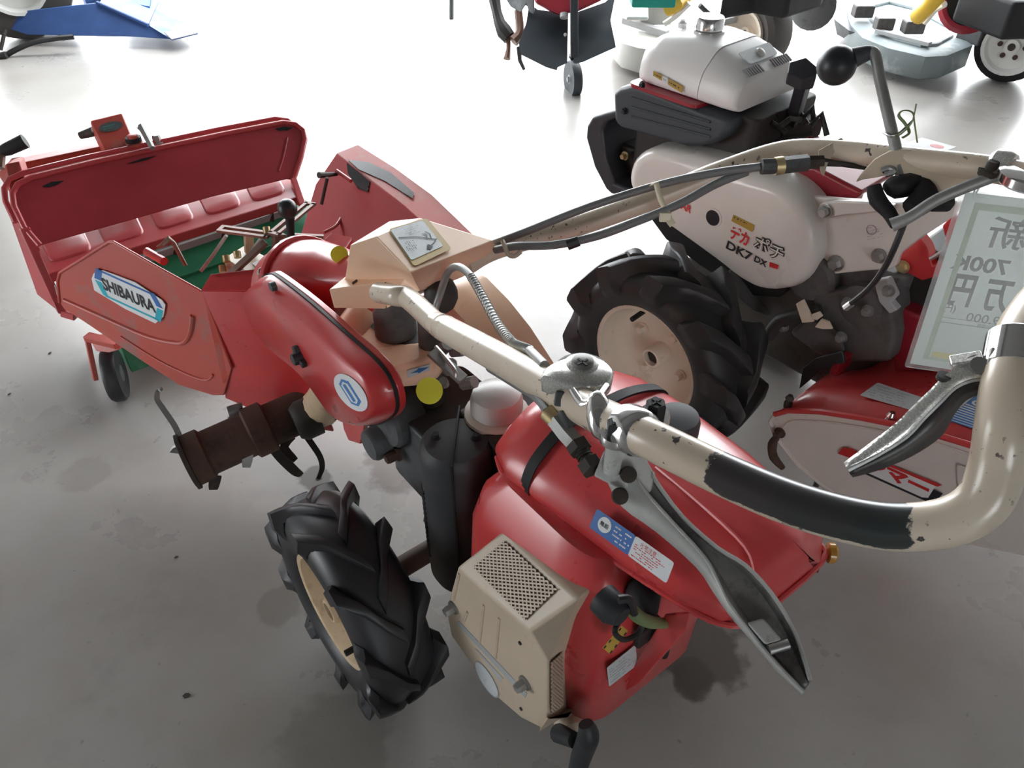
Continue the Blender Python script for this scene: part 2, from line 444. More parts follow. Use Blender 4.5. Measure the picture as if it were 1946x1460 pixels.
# ================================================================== wheels shared by both tractors
def make_wheel(fr, root, s, l, z, Rt, W, rim_r, nl, lug, tyre_mat, rim_mat, out=-1, hub_out=.03, sweep=.55, bolts=0, hub_r=.022, rot=0.0):
    c = fr.w(s, l, z); ax = fr.t * out                 # ax points to the outside face
    e1, e2 = fr.l, UP
    def P(r, a, h): return c + ax * h + (e1 * math.cos(a) + e2 * math.sin(a)) * r
    Rb = Rt - lug; q = Rb - rim_r
    prof = [(rim_r, .38), (rim_r + q * .10, .45), (rim_r + q * .35, .50), (rim_r + q * .68, .48), (rim_r + q * .90, .41), (Rb, .28), (Rb + .002, .10)]
    prof = prof + [(r, -h) for r, h in prof[::-1]]
    prof = prof + [(rim_r - .004, -.30), (rim_r - .004, .30), prof[0]]
    n = 48
    m = MB(); m.loft([[P(r, 2 * math.pi * k / n, h * W) for k in range(n)] for r, h in prof], caps=False)
    for side in (1, -1):
        for k in range(nl):
            a0 = rot + 2 * math.pi * (k + (.5 if side < 0 else 0)) / nl
            st = []
            hw = lug * .62 / Rb + .038
            for (hh, rr, da, up, ou, wd) in ((-.06, Rb - .006, 0, lug, 0, .9), (.12, Rb - .004, .30, lug, 0, .8), (.30, Rb - .006, .68, lug * .98, 0, .85), (.455, Rb - q * .10, 1.0, lug * .95, .012, .95), (.50, Rb - q * .30, 1.06, lug * .25, .010, .95), (.495, Rb - q * .52, 1.08, .001, .003, .8)):
                a = a0 - da * sweep; h = side * hh * W; o_ = side * ou
                st.append((rr, a, h, up, o_, hw * wd))
            dense = []
            for q0, q1 in zip(st[:-1], st[1:]):
                for t_ in (0, .5): dense.append([x + (y - x) * t_ for x, y in zip(q0, q1)])
            dense.append(list(st[-1]))
            m.loft([[P(rr - .006, a_ - w_ * 1.30, h), P(rr + up * .45, a_ - w_ * .92, h + o_ * .5), P(rr + up * .92, a_ - w_ * .74, h + o_), P(rr + up, a_ - w_ * .5, h + o_), P(rr + up, a_ + w_ * .5, h + o_), P(rr + up * .92, a_ + w_ * .74, h + o_), P(rr + up * .45, a_ + w_ * .92, h + o_ * .5), P(rr - .006, a_ + w_ * 1.30, h)] for rr, a_, h, up, o_, w_ in dense])
    tyre = m.build('tyre', tyre_mat, root, sharp=42)
    w = W
    m = MB()
    pr = [(rim_r + .007, .385), (rim_r + .007, .40), (rim_r + .001, .41), (rim_r - .006, .39), (rim_r - .012, .30), (rim_r - .018, .12), (rim_r - .030, .02), (rim_r * .74, .0), (rim_r * .70, -.02), (rim_r * .60, -.05), (rim_r * .40, -.05), (hub_r, -.05)]
    m.loft([[P(r, 2 * math.pi * k / 40, h * w) for k in range(40)] for r, h in pr], caps=False)
    pr = [(rim_r + .007, .385), (rim_r - .004, .30), (rim_r - .012, .1), (rim_r - .012, -.3), (rim_r + .006, -.385), (rim_r + .006, -.40), (rim_r - .014, -.30), (rim_r - .022, -.05), (rim_r * .6, -.10), (hub_r, -.10)]
    m.loft([[P(r, 2 * math.pi * k / 40, h * w) for k in range(40)] for r, h in pr], caps=False)
    rim = m.build('rim', rim_mat, root, sharp=40)
    m = MB(); h0 = -.05 * w; h1 = hub_out
    pr = [(hub_r, h0), (hub_r, h1 - .004), (hub_r - .003, h1), (hub_r * .72, h1), (hub_r * .70, h1 - .018)]
    m.loft([[P(r, 2 * math.pi * k / 20, h) for k in range(20)] for r, h in pr], caps=False)
    hub = m.build('hub', rim_mat, rim)
    m = MB(); m.loft([[P(hub_r * .70, math.pi * k / 3, h) for k in range(6)] for h in (h0, h1 - .012)]); m.build('axle_end', 'soil_steel', rim)
    for k in range(bolts):
        a = .5 + 2 * math.pi * k / bolts
        m = MB(); m.hexbolt(P(rim_r * .50, a, -.05 * w), ax, .011, .014); m.build('wheel_bolt', rim_mat, rim)
    a = 1.15 if bolts else -2.1
    m = MB(); m.tube([P(rim_r * .80, a, .10 * w), P(rim_r * .78, a, .42 * w)], .006, 8); m.build('valve_stem', 'black_matte', rim)
    return tyre

# ================================================================== the red and cream walking tractor in front
A = Frame(-.091, .958, 38)
tr = thing('walking_tractor', 'red and cream two-wheel tractor in front, with looped cream handlebar and ridger plate', 'tractor', A.w(0, 0, 0))
a = A.w
nS = -A.t                                              # outward on the camera side
make_wheel(A, tr, -.235, 0, .208, .208, .120, .108, 10, .018, 'rubber', 'cream_rim', hub_out=.048, hub_r=.024, rot=.15)
make_wheel(A, tr, .25, 0, .208, .208, .120, .108, 10, .018, 'rubber', 'cream_rim', out=1, hub_out=.028, rot=.4)
MB().tube([a(-.20, 0, .212), a(.21, 0, .212)], .020, 14).build('axle', 'rust', tr)
# --- gear case
m = MB(); m.loft([rounded([a(-.072, -.06, z), a(.09, -.06, z), a(.09, .12, z), a(-.072, .12, z)], .03) for z in (.335, .36, .44, .50)]); gb = m.build('gear_case', 'gearbox_grey', tr, bevel=.006)
m = MB(); m.loft([rounded([a(-.02 * k, -.05, z), a(.08, -.05, z), a(.08, .05, z), a(-.02 * k, .05, z)], .02) for z, k in ((.14, 1), (.16, 1.5), (.30, 1.5), (.345, 2.4))]); m.build('axle_case', 'gearbox_grey', tr, bevel=.006)
m = MB(); c = A.s(706, 846, -.11); m.lathe(c, nS, [(.030, -.06), (.030, .0), (.026, .006)], 24); m.build('case_boss', 'gearbox_grey', gb)
m = MB(); c2 = A.s(735, 800, -.085); m.lathe(c2, nS, [(.05, -.05), (.05, 0), (.045, .006)], 24); m.build('case_boss', 'gearbox_grey', gb)
m = MB(); m.hexbolt(A.s(757, 862, -.08), nS, .010, .02); m.build('drain_plug', 'rust', gb)
m = MB(); m.loft([rounded([a(-.06, -.30, z), a(.10, -.30, z), a(.10, -.05, z), a(-.06, -.05, z)], .03) for z in (.20, .23, .46)]); m.build('crankcase', 'engine_dark', tr, bevel=.006)
m = MB(); m.tube([a(0, -.20, .2), a(0, .12, .14)], .018, 8); m.build('skid_bar', 'rust', tr)
# --- silencer: upright black cylinder split by a flange
mc = atd(866, 832, 1.17); mc.z = 0
r_ = .0565
m = MB(); m.lathe(mc, UP, [(r_ * .55, .235), (r_ * .88, .243), (r_, .262), (r_, .535), (r_ * .95, .550), (r_ * .84, .5575), (0.001, .559)], 40, caps=False); mu = m.build('silencer', 'muffler_black', tr)
fd = (atz(872, 785, .56) - atz(858, 892, .56)); fd.z = 0; fd.normalize(); fs_ = fd.cross(UP)
m = MB(); m.box(mc + UP * .40, fd * (r_ + .009), fs_ * .0013, UP * .168); m.build('flange', 'black_matte', mu)
for sg in (-1, 1):
    m = MB(); m.lathe(mc + fs_ * sg * .030 + fd * .004 + UP * .556, UP, [(.009, 0), (.008, .003), (.005, .004), (.005, .010)], 12); m.build('screw', 'black_matte', mu)
for k in range(14):
    z = .30 + k * .0118
    pts = [mc + UP * (z + .018 * (1 - (j - 2) / 4.) * .5) + (fs_ * math.cos(b_) + fd * math.sin(b_)) * (r_ + .0005) for j, b_ in enumerate([R(x) for x in (-152, -166, -180, -194, -206)])]
    m = MB(); m.tube(pts, .0022, 6); m.build('louvre', 'black_matte', mu)
m = MB(); m.bar(mc + UP * .50 + A.v(.04, -.03, 0), mc + UP * .50 + A.v(.14, -.04, 0), .012, .02); m.build('silencer_bracket', 'muffler_black', tr)
# --- carburettor bowl and air cleaner cap
bc = atd(944, 775, 1.21); bc.z = 0
m = MB(); m.lathe(bc, UP, [(.034, .46), (.050, .48), (.056, .50), (.056, .545), (.050, .562), (.03, .566)], 28); bw = m.build('air_cleaner', 'bowl_plastic', tr)
m = MB(); m.lathe(bc, UP, [(.034, .560), (.0405, .568), (.0405, .586), (.037, .598), (.020, .606), (.001, .608)], 28); m.build('cap', 'cap_plastic', bw)
m = MB(); m.ball(a(.02, -.17, .53), .035, 14); m.build('carburettor', 'engine_dark', tr)
m = MB(); m.box(a(.03, -.10, .50), A.v(.06, 0, 0), A.v(0, .06, 0), UP * .06); m.build('cylinder_head', 'engine_dark', tr, bevel=.01)
def on_quad(q4, px4):
    """points of the plane through q4 seen at the given pixels"""
    n = (q4[1] - q4[0]).cross(q4[2] - q4[0]).normalized(); out = []
    for x, y in px4:
        d = ray(x, y); out.append(CAMP + d * ((q4[0] - CAMP).dot(n) / d.dot(n)))
    if n.dot(CAMP - out[0]) < 0: n = -n
    return out, n
# --- recoil starter cover, bevelled on top and on the front side
F0 = [(868, 1078), (1005, 1200), (1039, 1254), (1042, 1370), (1030, 1387), (991, 1367), (940, 1323), (895, 1262), (856, 1208), (847, 1158)]
K0 = [(957, 1008), (1099, 1138), (1090, 1234), (1078, 1367)]
fr_ = [A.s(x, y, -.155) for x, y in F0]; bk = [A.s(x, y, -.10) for x, y in K0] + [p + A.v(.06, -.004 if i == 0 else .006, -.004) for i, p in enumerate(fr_[4:])]
bk[1] = on_quad([fr_[0], fr_[1], bk[0]], [K0[1]])[0][0]; bk[2] = on_quad([fr_[2], fr_[3], bk[3]], [K0[2]])[0][0]
m = MB(); m.loft([[p + A.t * .03 for p in bk], bk, fr_]); rc = m.build('recoil_cover', 'cream', tr, bevel=.010, seg=3)
def grille(q, nx, ny, parent, n):
    MB().prism(rounded(q, .004, 2), n * .0008).build('grille_opening', 'rust', parent)
    mb = MB(); wdt = .0011
    def line(p, r):
        d = (r - p).normalized(); sd = d.cross(n) * wdt
        mb.prism([p - sd + n * .001, p + sd + n * .001, r + sd + n * .001, r - sd + n * .001], n * .0012)
    for sg in (1, -1):
        for k in range(-ny, nx + ny):
            pts = []
            u0 = k / nx
            # diagonal u = u0 + v*ny/nx in a (u, v) unit square, flipped for the other set
            sl = ny / nx
            v0, v1 = max(0, -u0 / sl), min(1, (1 - u0) / sl)
            if v1 - v0 < .02: continue
            f_ = (lambda v: quad_pt(q, (u0 + sl * v) if sg > 0 else 1 - (u0 + sl * v), v))
            line(f_(v0), f_(v1))
    o = mb.build('grille_mesh', 'cream', parent); o['kind'] = 'stuff'
g1, n1 = on_quad([fr_[0], fr_[1], bk[1], bk[0]], [(900, 1078), (960, 1028), (1061, 1121), (1000, 1179)])
g1 = [p + n1 * .0012 for p in g1]; grille([g1[0], g1[3], g1[2], g1[1]], 13, 9, rc, n1)
g2, n2 = on_quad([fr_[2], bk[2], bk[3], fr_[3]], [(1041, 1257), (1063, 1237), (1064, 1337), (1042, 1354)])
g2 = [p + n2 * .0035 for p in g2]; grille([g2[0], g2[1], g2[2], g2[3]], 5, 13, rc, n2)
def on_s(sv, pts): return [A.s(x, y, sv) for x, y in pts]
decal('stripe', on_s(-.1552, [(866, 1183), (872, 1180), (1002, 1318), (998, 1326)]), 'grey_print', rc, nS, rad=0)
decal('name_strip', on_s(-.1552, [(903, 1232), (910, 1238), (957, 1290), (951, 1296)]), 'bare_grey', rc, nS, rad=0)
cc = A.s(925, 1291, -.1552); m = MB(); m.lathe(cc, nS, [(.031, 0), (.031, .0008)], 32); rs = m.build('round_label', 'sticker_worn', rc)
m = MB(); m.lathe(cc, nS, [(.0315, .0003), (.0315, .0012), (.0295, .0012), (.0295, .0003)], 32, caps=False); m.build('label_ring', 'grey_print', rs)
for (x, y) in ((863, 1154), (999, 1297)):
    m = MB(); m.hexbolt(A.s(x, y, -.155), nS, .0085, .014); m.build('bolt', 'steel_dull', rc)
for (x, y) in ((989, 1222), (991, 1347)):
    m = MB(); m.lathe(A.s(x, y, -.1552), nS, [(.003, 0), (.003, .002)], 8); m.build('screw', 'soil_steel', rc)
for (xa, ya, xb, yb) in ((873, 1090, 862, 1140), (949, 1175, 942, 1250), (920, 1150, 912, 1220), (889, 1163, 882, 1180)):
    m = MB(); m.tube(on_s(-.155, [(xa, ya), (xb, yb)]), .0024, 6); m.build('pressed_rib', 'cream', rc)
# pull handle
h0 = A.s(1066, 1392, -.115)
m = MB(); m.lathe(h0 + A.v(.02, .01, 0), -A.l + A.v(-.35, 0, -.1), [(.021, 0), (.021, .016), (.015, .020)], 20); m.build('rope_guide', 'cream', tr)
hA, hB, hC = A.s(1062, 1394, -.125), A.s(1093, 1408, -.13), A.s(1112, 1412, -.13)
m = MB(); m.tube([hA, hB], [.014, .011], 12); m.tube([A.s(1113, 1376, -.13), A.s(1118, 1400, -.13), A.s(1104, 1440, -.13), A.s(1092, 1485, -.13)], [.010, .015, .0145, .012], 12, sm=4)
m.build('pull_handle', 'black_plastic', tr)
# --- red fan shroud
def ring_sl(pts, z): return [a(s, l, z) for s, l in pts]
sh = [(-.112, -.17), (-.112, -.40), (-.09, -.455), (.13, -.455), (.13, -.17)]
m = MB()
for z, k in ((.245, .86), (.275, .97), (.40, 1.0), (.50, .97), (.565, .86), (.590, .70)):
    cx, cy = .01, -.31
    m.loft([]) if False else None
rings = []
for z, k in ((.245, .86), (.275, .97), (.40, 1.0), (.50, .97), (.56, .88), (.592, .72)):
    rings.append(rounded([a(.01 + (s - .01) * k, -.31 + (l + .31) * k, z) for s, l in sh], .035, 4))
sr = MB().loft(rings).build('fan_shroud', 'red_tank', tr, sharp=50)
m = MB(); m.prism(on_s(-.03, [(1190, 1290), (1262, 1170), (1310, 1165), (1302, 1200), (1262, 1245), (1215, 1300), (1180, 1320)]), A.v(.006, 0, 0)); m.build('side_bracket', 'red_tank', tr, bevel=.002)
lq = on_s(-.108, [(1152, 1270), (1208, 1226), (1208, 1262), (1153, 1306)])
lq = [p + A.v(-.006, -.03, 0) for p in lq]
# spark plug boot, switch wires, lever and tag on the front of the shroud
bq, bn = on_quad([a(-.09, -.456, .3), a(.13, -.456, .3), a(.13, -.456, .5)], [(1152, 1268), (1206, 1224), (1210, 1262), (1156, 1304)])
decal('paper_label', [p + bn * .001 for p in bq], 'sticker_worn', sr, bn)
fineprint('print', [p + bn * .001 for p in [bq[3], bq[2], bq[1], bq[0]]], 6, 'grey_print', sr, bn, seed=3)
bq, bn = on_quad([a(-.09, -.456, .3), a(.13, -.456, .3), a(.13, -.456, .5)], [(1132, 1218), (1168, 1176), (1180, 1186), (1146, 1230)])
bq = [p + bn * .012 for p in bq]
tg = decal('warning_tag', bq, 'yellow', sr, bn, rad=0)
for k in range(4):
    for v in (0, .86):
        u = .02 + k * .26
        m = MB(); m.prism([quad_pt(bq, u, v) + bn * .0007, quad_pt(bq, u + .12, v) + bn * .0007, quad_pt(bq, u + .12, v + .14) + bn * .0007, quad_pt(bq, u, v + .14) + bn * .0007], bn * .0004); m.build('tag_stripe', 'black_print', tg)
c = A.L(1168, 1160, -.48)
m = MB(); m.lathe(c, -A.l, [(.019, -.02), (.019, .0), (.012, .012)], 18); bo = m.build('plug_boot', 'black_plastic', sr)
m = MB(); m.tube([A.L(1210, 1105, -.42), A.L(1222, 1135, -.46), A.L(1230, 1175, -.48)], [.024, .022, .012], 10, sm=3); m.build('intake_pipe', 'black_matte', tr)
m = MB(); m.tube([A.L(1190, 1135, -.47), A.L(1205, 1165, -.485), A.L(1235, 1182, -.49), A.L(1284, 1186, -.49)], [.006, .008, .008, .005], 10, sm=4); m.build('choke_lever', 'wire_green', tr)
m = MB(); m.tube([A.L(1180, 1175, -.48), A.L(1168, 1200, -.49), A.L(1185, 1216, -.49), A.L(1212, 1205, -.49), A.L(1225, 1178, -.485)], .0034, 8, sm=5); m.build('ignition_lead', 'cable_black', tr)
m = MB(); m.tube([A.L(1175, 1140, -.485), A.L(1196, 1140, -.49), A.L(1205, 1165, -.49)], .005, 8, sm=4); m.build('ignition_lead', 'cable_black', tr)
m = MB(); m.tube([A.L(1262, 1180, -.47), A.L(1255, 1205, -.48), A.L(1265, 1225, -.48), A.L(1262, 1245, -.47)], .006, 8, sm=4); m.build('throttle_link', 'black_matte', tr)
m = MB(); m.box(A.L(1230, 1200, -.465), A.v(.02, 0, 0), A.v(0, .006, 0), UP * .018); m.build('switch', 'engine_dark', tr, bevel=.003)
# --- fuel tank: rounded slab along the machine
def tank_sec(l, n0, f0, zb, zt, zf):
    return [a(n0, l, zb), a(n0 - .004, l, zb + .02), a(n0 + .012, l, zb + (zt - zb) * .55), a(n0 + .055, l, zt - .004), a(n0 + .085, l, zt), a((n0 + f0) / 2 + .02, l, zt - .001), a(f0 - .035, l, zf), a(f0 - .006, l, zf - .018), a(f0, l, zf - .05), a(f0 - .006, l, zb), a((n0 + f0) / 2, l, zb)]
secs = [(-.172, -.02, .15, .600, .640, .630), (-.186, -.055, .178, .590, .660, .645), (-.225, -.068, .190, .585, .668, .650), (-.30, -.060, .195, .585, .672, .652),
        (-.42, -.046, .192, .585, .672, .650), (-.51, -.028, .186, .585, .668, .642), (-.552, -.012, .176, .585, .655, .630), (-.572, .02, .150, .588, .632, .615)]
m = MB(); m.loft([(lambda q: crom(q + [q[0]], 3)[:-1])(tank_sec(*q)) for q in secs]); tk = m.build('fuel_tank', 'red_tank', tr, sharp=55)
m = MB(); m.tube([a(q[1] - .001, q[0], q[3] + .001) for q in secs[1:]] + [a(q[2] - .004, q[0], q[3] + .001) for q in secs[:1:-1]], .0042, 8, sm=3); m.build('seam', 'red_tank', tk)
m = MB(); m.tube([a(.040, -.385, .672), a(.038, -.46, .671), a(.032, -.53, .668), a(.022, -.556, .655)], .0026, 6, sm=4); m.build('crease', 'red_tank', tk)
m = MB()
sec = [a(-.066, -.262, .585), a(-.068, -.262, .605), a(-.052, -.262, .638), a(-.010, -.262, .669), a(.02, -.262, .674), a(.10, -.262, .672), a(.158, -.262, .654), a(.190, -.262, .630), a(.195, -.262, .59)]
sec2 = crom(sec, 4); m.loft([[p + A.l * o_ + UP * u_ for p in sec2] for o_, u_ in ((-.008, 0), (-.008, .004), (.008, .004), (.008, 0))], caps=False, closed=False); m.build('tank_strap', 'black_matte', tr)
m = MB(); cp = atz(1285, 812, .668); m.lathe(cp, UP, [(.030, -.02), (.030, .012), (.027, .020), (.012, .022)], 28); m.build('tank_cap', 'black_guard', tr)
m = MB(); m.lathe(A.w(.168, -.565, .585), A.v(.7, -.7, 0), [(.004, 0), (.013, .003), (.013, .010), (.008, .014)], 18); m.build('reflector', 'amber', tr)
tq, tn = on_quad([a(-.050, -.30, .630), a(-.036, -.45, .630), a(-.055, -.45, .600)], [(1130, 1000), (1145, 965), (1218, 1016), (1203, 1053)])
tq = [p + tn * .012 for p in tq]
b1 = decal('blue_sticker', tq, 'blue', tk, tn)
w1 = [tq[3], tq[2], tq[2] + (tq[2] - tq[1]) * .93, tq[3] + (tq[3] - tq[0]) * .93]
b2 = decal('notice_sticker', w1, 'sticker_white', tk, tn)
ctr = quad_pt(tq, .55, .30)
m = MB(); m.lathe(ctr, tn, [(.0095, 0), (.0095, .0012)], 24); m.build('badge', 'sticker_white', b1)
xd, yd = (tq[3] - tq[0]).normalized(), (tq[1] - tq[0]).normalized()
text('lettering', '無鉛', ctr + tn * .001, xd, yd, .0062, 'black_print', b1, bold=.01)
fq = [quad_pt(tq, 0, .50), quad_pt(tq, 1, .50), quad_pt(tq, 1, 1), quad_pt(tq, 0, 1)]
fineprint('print', [fq[0], fq[3], fq[2], fq[1]], 4, 'sticker_white', b1, tn, seed=5)
ww = [w1[1], w1[2], w1[3], w1[0]]
text('lettering', '火気注意', quad_pt(ww, .38, .18) + tn * .0006, xd, yd, .0055, 'red_print', b2)
fineprint('print', [ww[3], ww[2], ww[1], ww[0]], 6, 'red_print', b2, tn, seed=8, v0=.08, v1=.72)

# --- red drive case with dark gasket, sticker and wing knob
po = [(481, 556), (492, 533), (512, 522), (530, 530), (590, 577), (657, 636), (715, 688), (742, 728), (752, 772), (738, 796), (705, 808), (668, 797), (625, 745), (580, 692), (530, 648), (497, 606)]
ps_ = smooth_ring([A.s(x, y, -.128) for x, y in po], 3)
m = MB(); dome(m, [p + A.t * .0 for p in ps_], nS * .030, ins=.022); dc = m.build('drive_case', 'red', tr, sharp=60)
ps2 = [p + (p - sum(ps_, V((0, 0, 0))) / len(ps_)).normalized() * .003 for p in ps_]
MB().prism(ps2, A.t * .005).build('gasket', 'black_matte', dc)
MB().prism([p + A.t * .005 for p in ps2], A.t * .012).build('case_back', 'red', dc, bevel=.003)
m = MB(); m.lathe(A.s(517, 545, -.150), nS, [(.008, -.006), (.008, .003), (.005, .004)], 16); m.build('rubber_plug', 'charcoal_guard', dc)
kc = A.s(570, 679, -.160)
m = MB(); m.lathe(kc, nS, [(.010, -.02), (.012, .0), (.010, .014)], 14)
for g in (70, 190, 310):
    d_ = A.l * math.cos(R(g)) + UP * math.sin(R(g)); m.bar(kc, kc + d_ * .021, .006, .007, nS)
m.build('wing_knob', 'black_plastic', dc, bevel=.002)
# oval sticker lying on the case
oc = A.s(666, 746, -.159); ax1 = (A.s(690, 783, -.159) - A.s(645, 712, -.159)) * .5; ax2 = (A.s(688, 741, -.159) - A.s(643, 752, -.159)) * .5
def oval(c, u, v, k, n=28): return [c + u * math.cos(2 * math.pi * i / n) * k + v * math.sin(2 * math.pi * i / n) * k for i in range(n)]
st = MB().prism(oval(oc, ax1, ax2, 1.0), nS * .0008); st = st.build('oval_sticker', 'sticker_white', dc)
hx = [(.62, -.42), (.85, 0), (.62, .42), (-.62, .42), (-.85, 0), (-.62, -.42)]
MB().prism([oc + ax1 * p * .86 + ax2 * q * .95 + nS * .0008 for p, q in hx], nS * .0004).build('emblem', 'blue_print', st)
MB().prism([oc + ax1 * p * .70 + ax2 * q * .64 + nS * .0014 for p, q in hx], nS * .0004).build('emblem_field', 'sticker_white', st)
MB().prism([oc + ax1 * p * .46 + ax2 * q * .10 + nS * .0020 for p, q in ((1, -1), (1, 1), (-1, 1), (-1, -1))], nS * .0004).build('emblem_bar', 'blue_print', st)
# --- red transmission housing behind the case
dcn = a(-.02, .30, 0)
m = MB()
for (z, r) in (): pass
hax = A.v(.25, -.93, .45).normalized()
hc = atd(610, 545, 1.46)
m.lathe(hc, hax, [(.060, -.14), (.082, -.11), (.088, -.055), (.088, -.050)], 32)
th = m.build('transmission_case', 'red', tr, bevel=.004)
m = MB(); m.lathe(hc, hax, [(.098, -.052), (.100, -.046), (.098, -.036)], 32); m.build('case_flange', 'red', th, bevel=.002)
m = MB(); m.lathe(hc, hax, [(.090, -.036), (.086, .0), (.072, .05), (.055, .10), (.05, .16)], 32); m.build('case_neck', 'red', th)
u_, w_ = perp(hax)
for g in range(0, 360, 45):
    d_ = u_ * math.cos(R(g)) + w_ * math.sin(R(g)); m = MB(); m.hexbolt(hc - hax * .053 + d_ * .089, -hax, .0075, .012); m.build('bolt', 'steel_dull', th)
m = MB(); m.loft([rounded([a(-.05, .13, z), a(.07, .13, z), a(.07, .36, z), a(-.05, .36, z)], .03) for z in (.40, .42, .52, .56)]); m.build('transmission_body', 'red', tr, bevel=.01)
m = MB(); m.loft([rounded([a(-.06, .34, z), a(.06, .34, z), a(.05, .52, z), a(-.05, .52, z)], .02) for z in (.30, .46, .50)]); m.build('hitch_block', 'cream', tr, bevel=.006)
yc, yn = atd(645, 484, 1.36), (CAMP - atd(645, 484, 1.36)).normalized()
m = MB(); m.lathe(yc + yn * .012, (yn + UP * .4).normalized(), [(.0150, -.0), (.0150, .001), (.001, .0015)], 24); m.build('round_sticker', 'yellow_dot', tr)
yc = A.s(816, 743, -.078); yn = (CAMP - yc).normalized()
m = MB(); m.lathe(yc + yn * .004, (yn + nS * .3).normalized(), [(.0195, -.002), (.0195, .001)], 28); m.build('round_sticker', 'yellow_dot', tr)
# --- cream clutch housing with dark lever pivot and blue arrow sticker
hz = .615
def cz(pts, z): return [atz(x, y, z) for x, y in pts]
o1 = cz([(672, 632), (682, 602), (716, 584), (770, 592), (830, 620), (846, 655), (828, 676), (786, 690), (742, 694), (708, 680), (690, 662)], hz)
m = MB(); m.loft([[p - UP * .050 for p in inset(o1, .006)], [p - UP * .045 for p in o1], [p - UP * .012 for p in o1], [p for p in inset(o1, .010)]]); ch = m.build('clutch_housing', 'cream_lit', tr, sharp=50)
m = MB(); m.prism(cz([(704, 620), (722, 598), (770, 600), (812, 622), (812, 648), (776, 656), (732, 650)], hz + .001), UP * .001); m.build('housing_opening', 'engine_dark', ch)
m = MB(); m.lathe(atz(752, 622, hz + .01), UP, [(.034, -.03), (.034, .03), (.024, .045), (.022, .10)], 20); m.build('lever_pivot', 'gearbox_dirty', ch)
fq_ = [atz(735, 738, .575), atz(826, 706, .575), atz(826, 662, .615), atz(735, 690, .615)]
m = MB(); m.prism([atz(690, 662, .622), atz(735, 706, .622), atz(823, 678, .622), atz(838, 646, .622), atz(780, 650, .622)], [atz(698, 704, .575), atz(745, 740, .575), atz(828, 714, .575), atz(845, 688, .575), atz(780, 690, .575)]); cb = m.build('cable_box', 'cream_lit', tr, bevel=.008, seg=3)
aq, an = on_quad([atz(735, 706, .622), atz(823, 678, .622), atz(828, 714, .575)], [(773, 703), (816, 690), (816, 702), (773, 717)])
aq = [p + an * .0015 for p in aq]
s_ = decal('arrow_sticker', aq, 'sticker_worn', cb, an, rad=.002)
mid = lambda u, v: quad_pt(aq, u, v) + an * .0007
MB().prism([mid(.15, .5), mid(.45, .3), mid(.45, .12), mid(.95, .45), mid(.5, .85), mid(.45, .65)], an * .0004).build('arrow', 'blue_print', s_)
for (x, y, t, sx) in ((858, 690, 1.17, .018), (872, 712, 1.17, .012), (842, 724, 1.18, .014), (880, 668, 1.2, .016), (902, 726, 1.18, .02), (850, 655, 1.2, .02)):
    p = atd(x, y, t); m = MB(); m.tube([p, p + V((random.uniform(-.02, .02), .01, random.uniform(-.03, .01)))], sx * .5, 8); m.build('linkage_pin', 'steel_dull', tr)
m = MB(); m.bar(atd(820, 668, 1.17), atd(880, 722, 1.16), .010, .003); m.build('linkage_plate', 'steel_dull', tr, bevel=.001)
m = MB(); m.tube([atd(828, 660, 1.18), atd(862, 700, 1.15), atd(866, 716, 1.15)], .0035, 8, sm=4); m.build('linkage_rod', 'steel', tr)
m = MB(); m.tube([atd(690, 600, 1.32), atd(668, 640, 1.3), atd(650, 662, 1.3)], [.03, .034, .034], 12); m.build('housing_neck', 'cream_lit', tr)
# --- cream curved shield on the far side
o2 = [(862, 545), (872, 520), (895, 513), (930, 530), (975, 575), (1042, 668), (1040, 690), (985, 680), (945, 620), (900, 575)]
def arc(sv, off): return [A.s(x, y, sv) for x, y in [(852, 600), (856, 560), (872, 525), (897, 513), (925, 528), (968, 572), (1008, 622), (1052, 690), (1090, 740)]]
e_out = arc(.16, 0)
e_in = [p + A.v(-.085, .0, -.012) for p in e_out]
sk = [p + A.v(.004, 0, -.16 if i > 1 else -.05) for i, p in enumerate(e_out)]
m = MB(); m.loft([e_in, [p * .5 + q * .5 + UP * .004 for p, q in zip(e_in, e_out)], e_out, sk], caps=False, closed=False)
o = m.build('belt_shield', 'cream_lit', tr, sharp=50); so = o.modifiers.new('solid', 'SOLIDIFY'); so.thickness = .003
# --- handle column cover with control label
P = {k: atz(*v) for k, v in dict(a1=(714, 449, .83), a2=(798, 414, .82), a3=(938, 457, .79), a4=(941, 492, .745), a5=(780, 518, .815), a6=(665, 466, .80), a7=(655, 531, .72), a8=(769, 530, .735), a9=(625, 551, .72), a10=(634, 586, .675), a11=(733, 588, .675), a12=(798, 553, .735), a13=(880, 525, .73)).items()}
back = {k: P[k] + A.v(.03, .05, -.0) for k in P}
m = MB()
vs = [P['a1'], P['a2'], P['a3'], P['a4'], P['a5'], P['a6'], P['a7'], P['a8'], P['a9'], P['a10'], P['a11'], P['a12'], P['a13']]
bk1 = P['a2'] + A.v(.01, .05, -.03); bk2 = P['a6'] + A.v(.10, .06, -.02); bk3 = P['a7'] + A.v(.10, .05, 0); bk4 = P['a10'] + A.v(.09, .03, .0)
vs += [bk1, bk2, bk3, bk4, P['a4'] + A.v(-.005, .03, 0)]
fs = [(0, 4, 2, 1), (4, 12, 3, 2), (4, 11, 12), (0, 5, 6, 7, 4), (4, 7, 11), (6, 8, 7), (8, 9, 10, 7), (7, 10, 11),
      (0, 1, 13, 14, 5), (5, 14, 15, 6), (6, 15, 8), (8, 15, 16, 9), (2, 3, 17), (1, 2, 17, 13), (13, 17, 15, 14), (9, 16, 10), (16, 15, 17, 3, 12, 11, 10)]
m.add(vs, fs); cc_ = m.build('column_cover', 'cream_lit', tr, bevel=.007, seg=3)
lq, ln = on_quad([P['a1'], P['a5'], P['a2']], [(738, 437), (811, 416), (858, 474), (787, 508)])
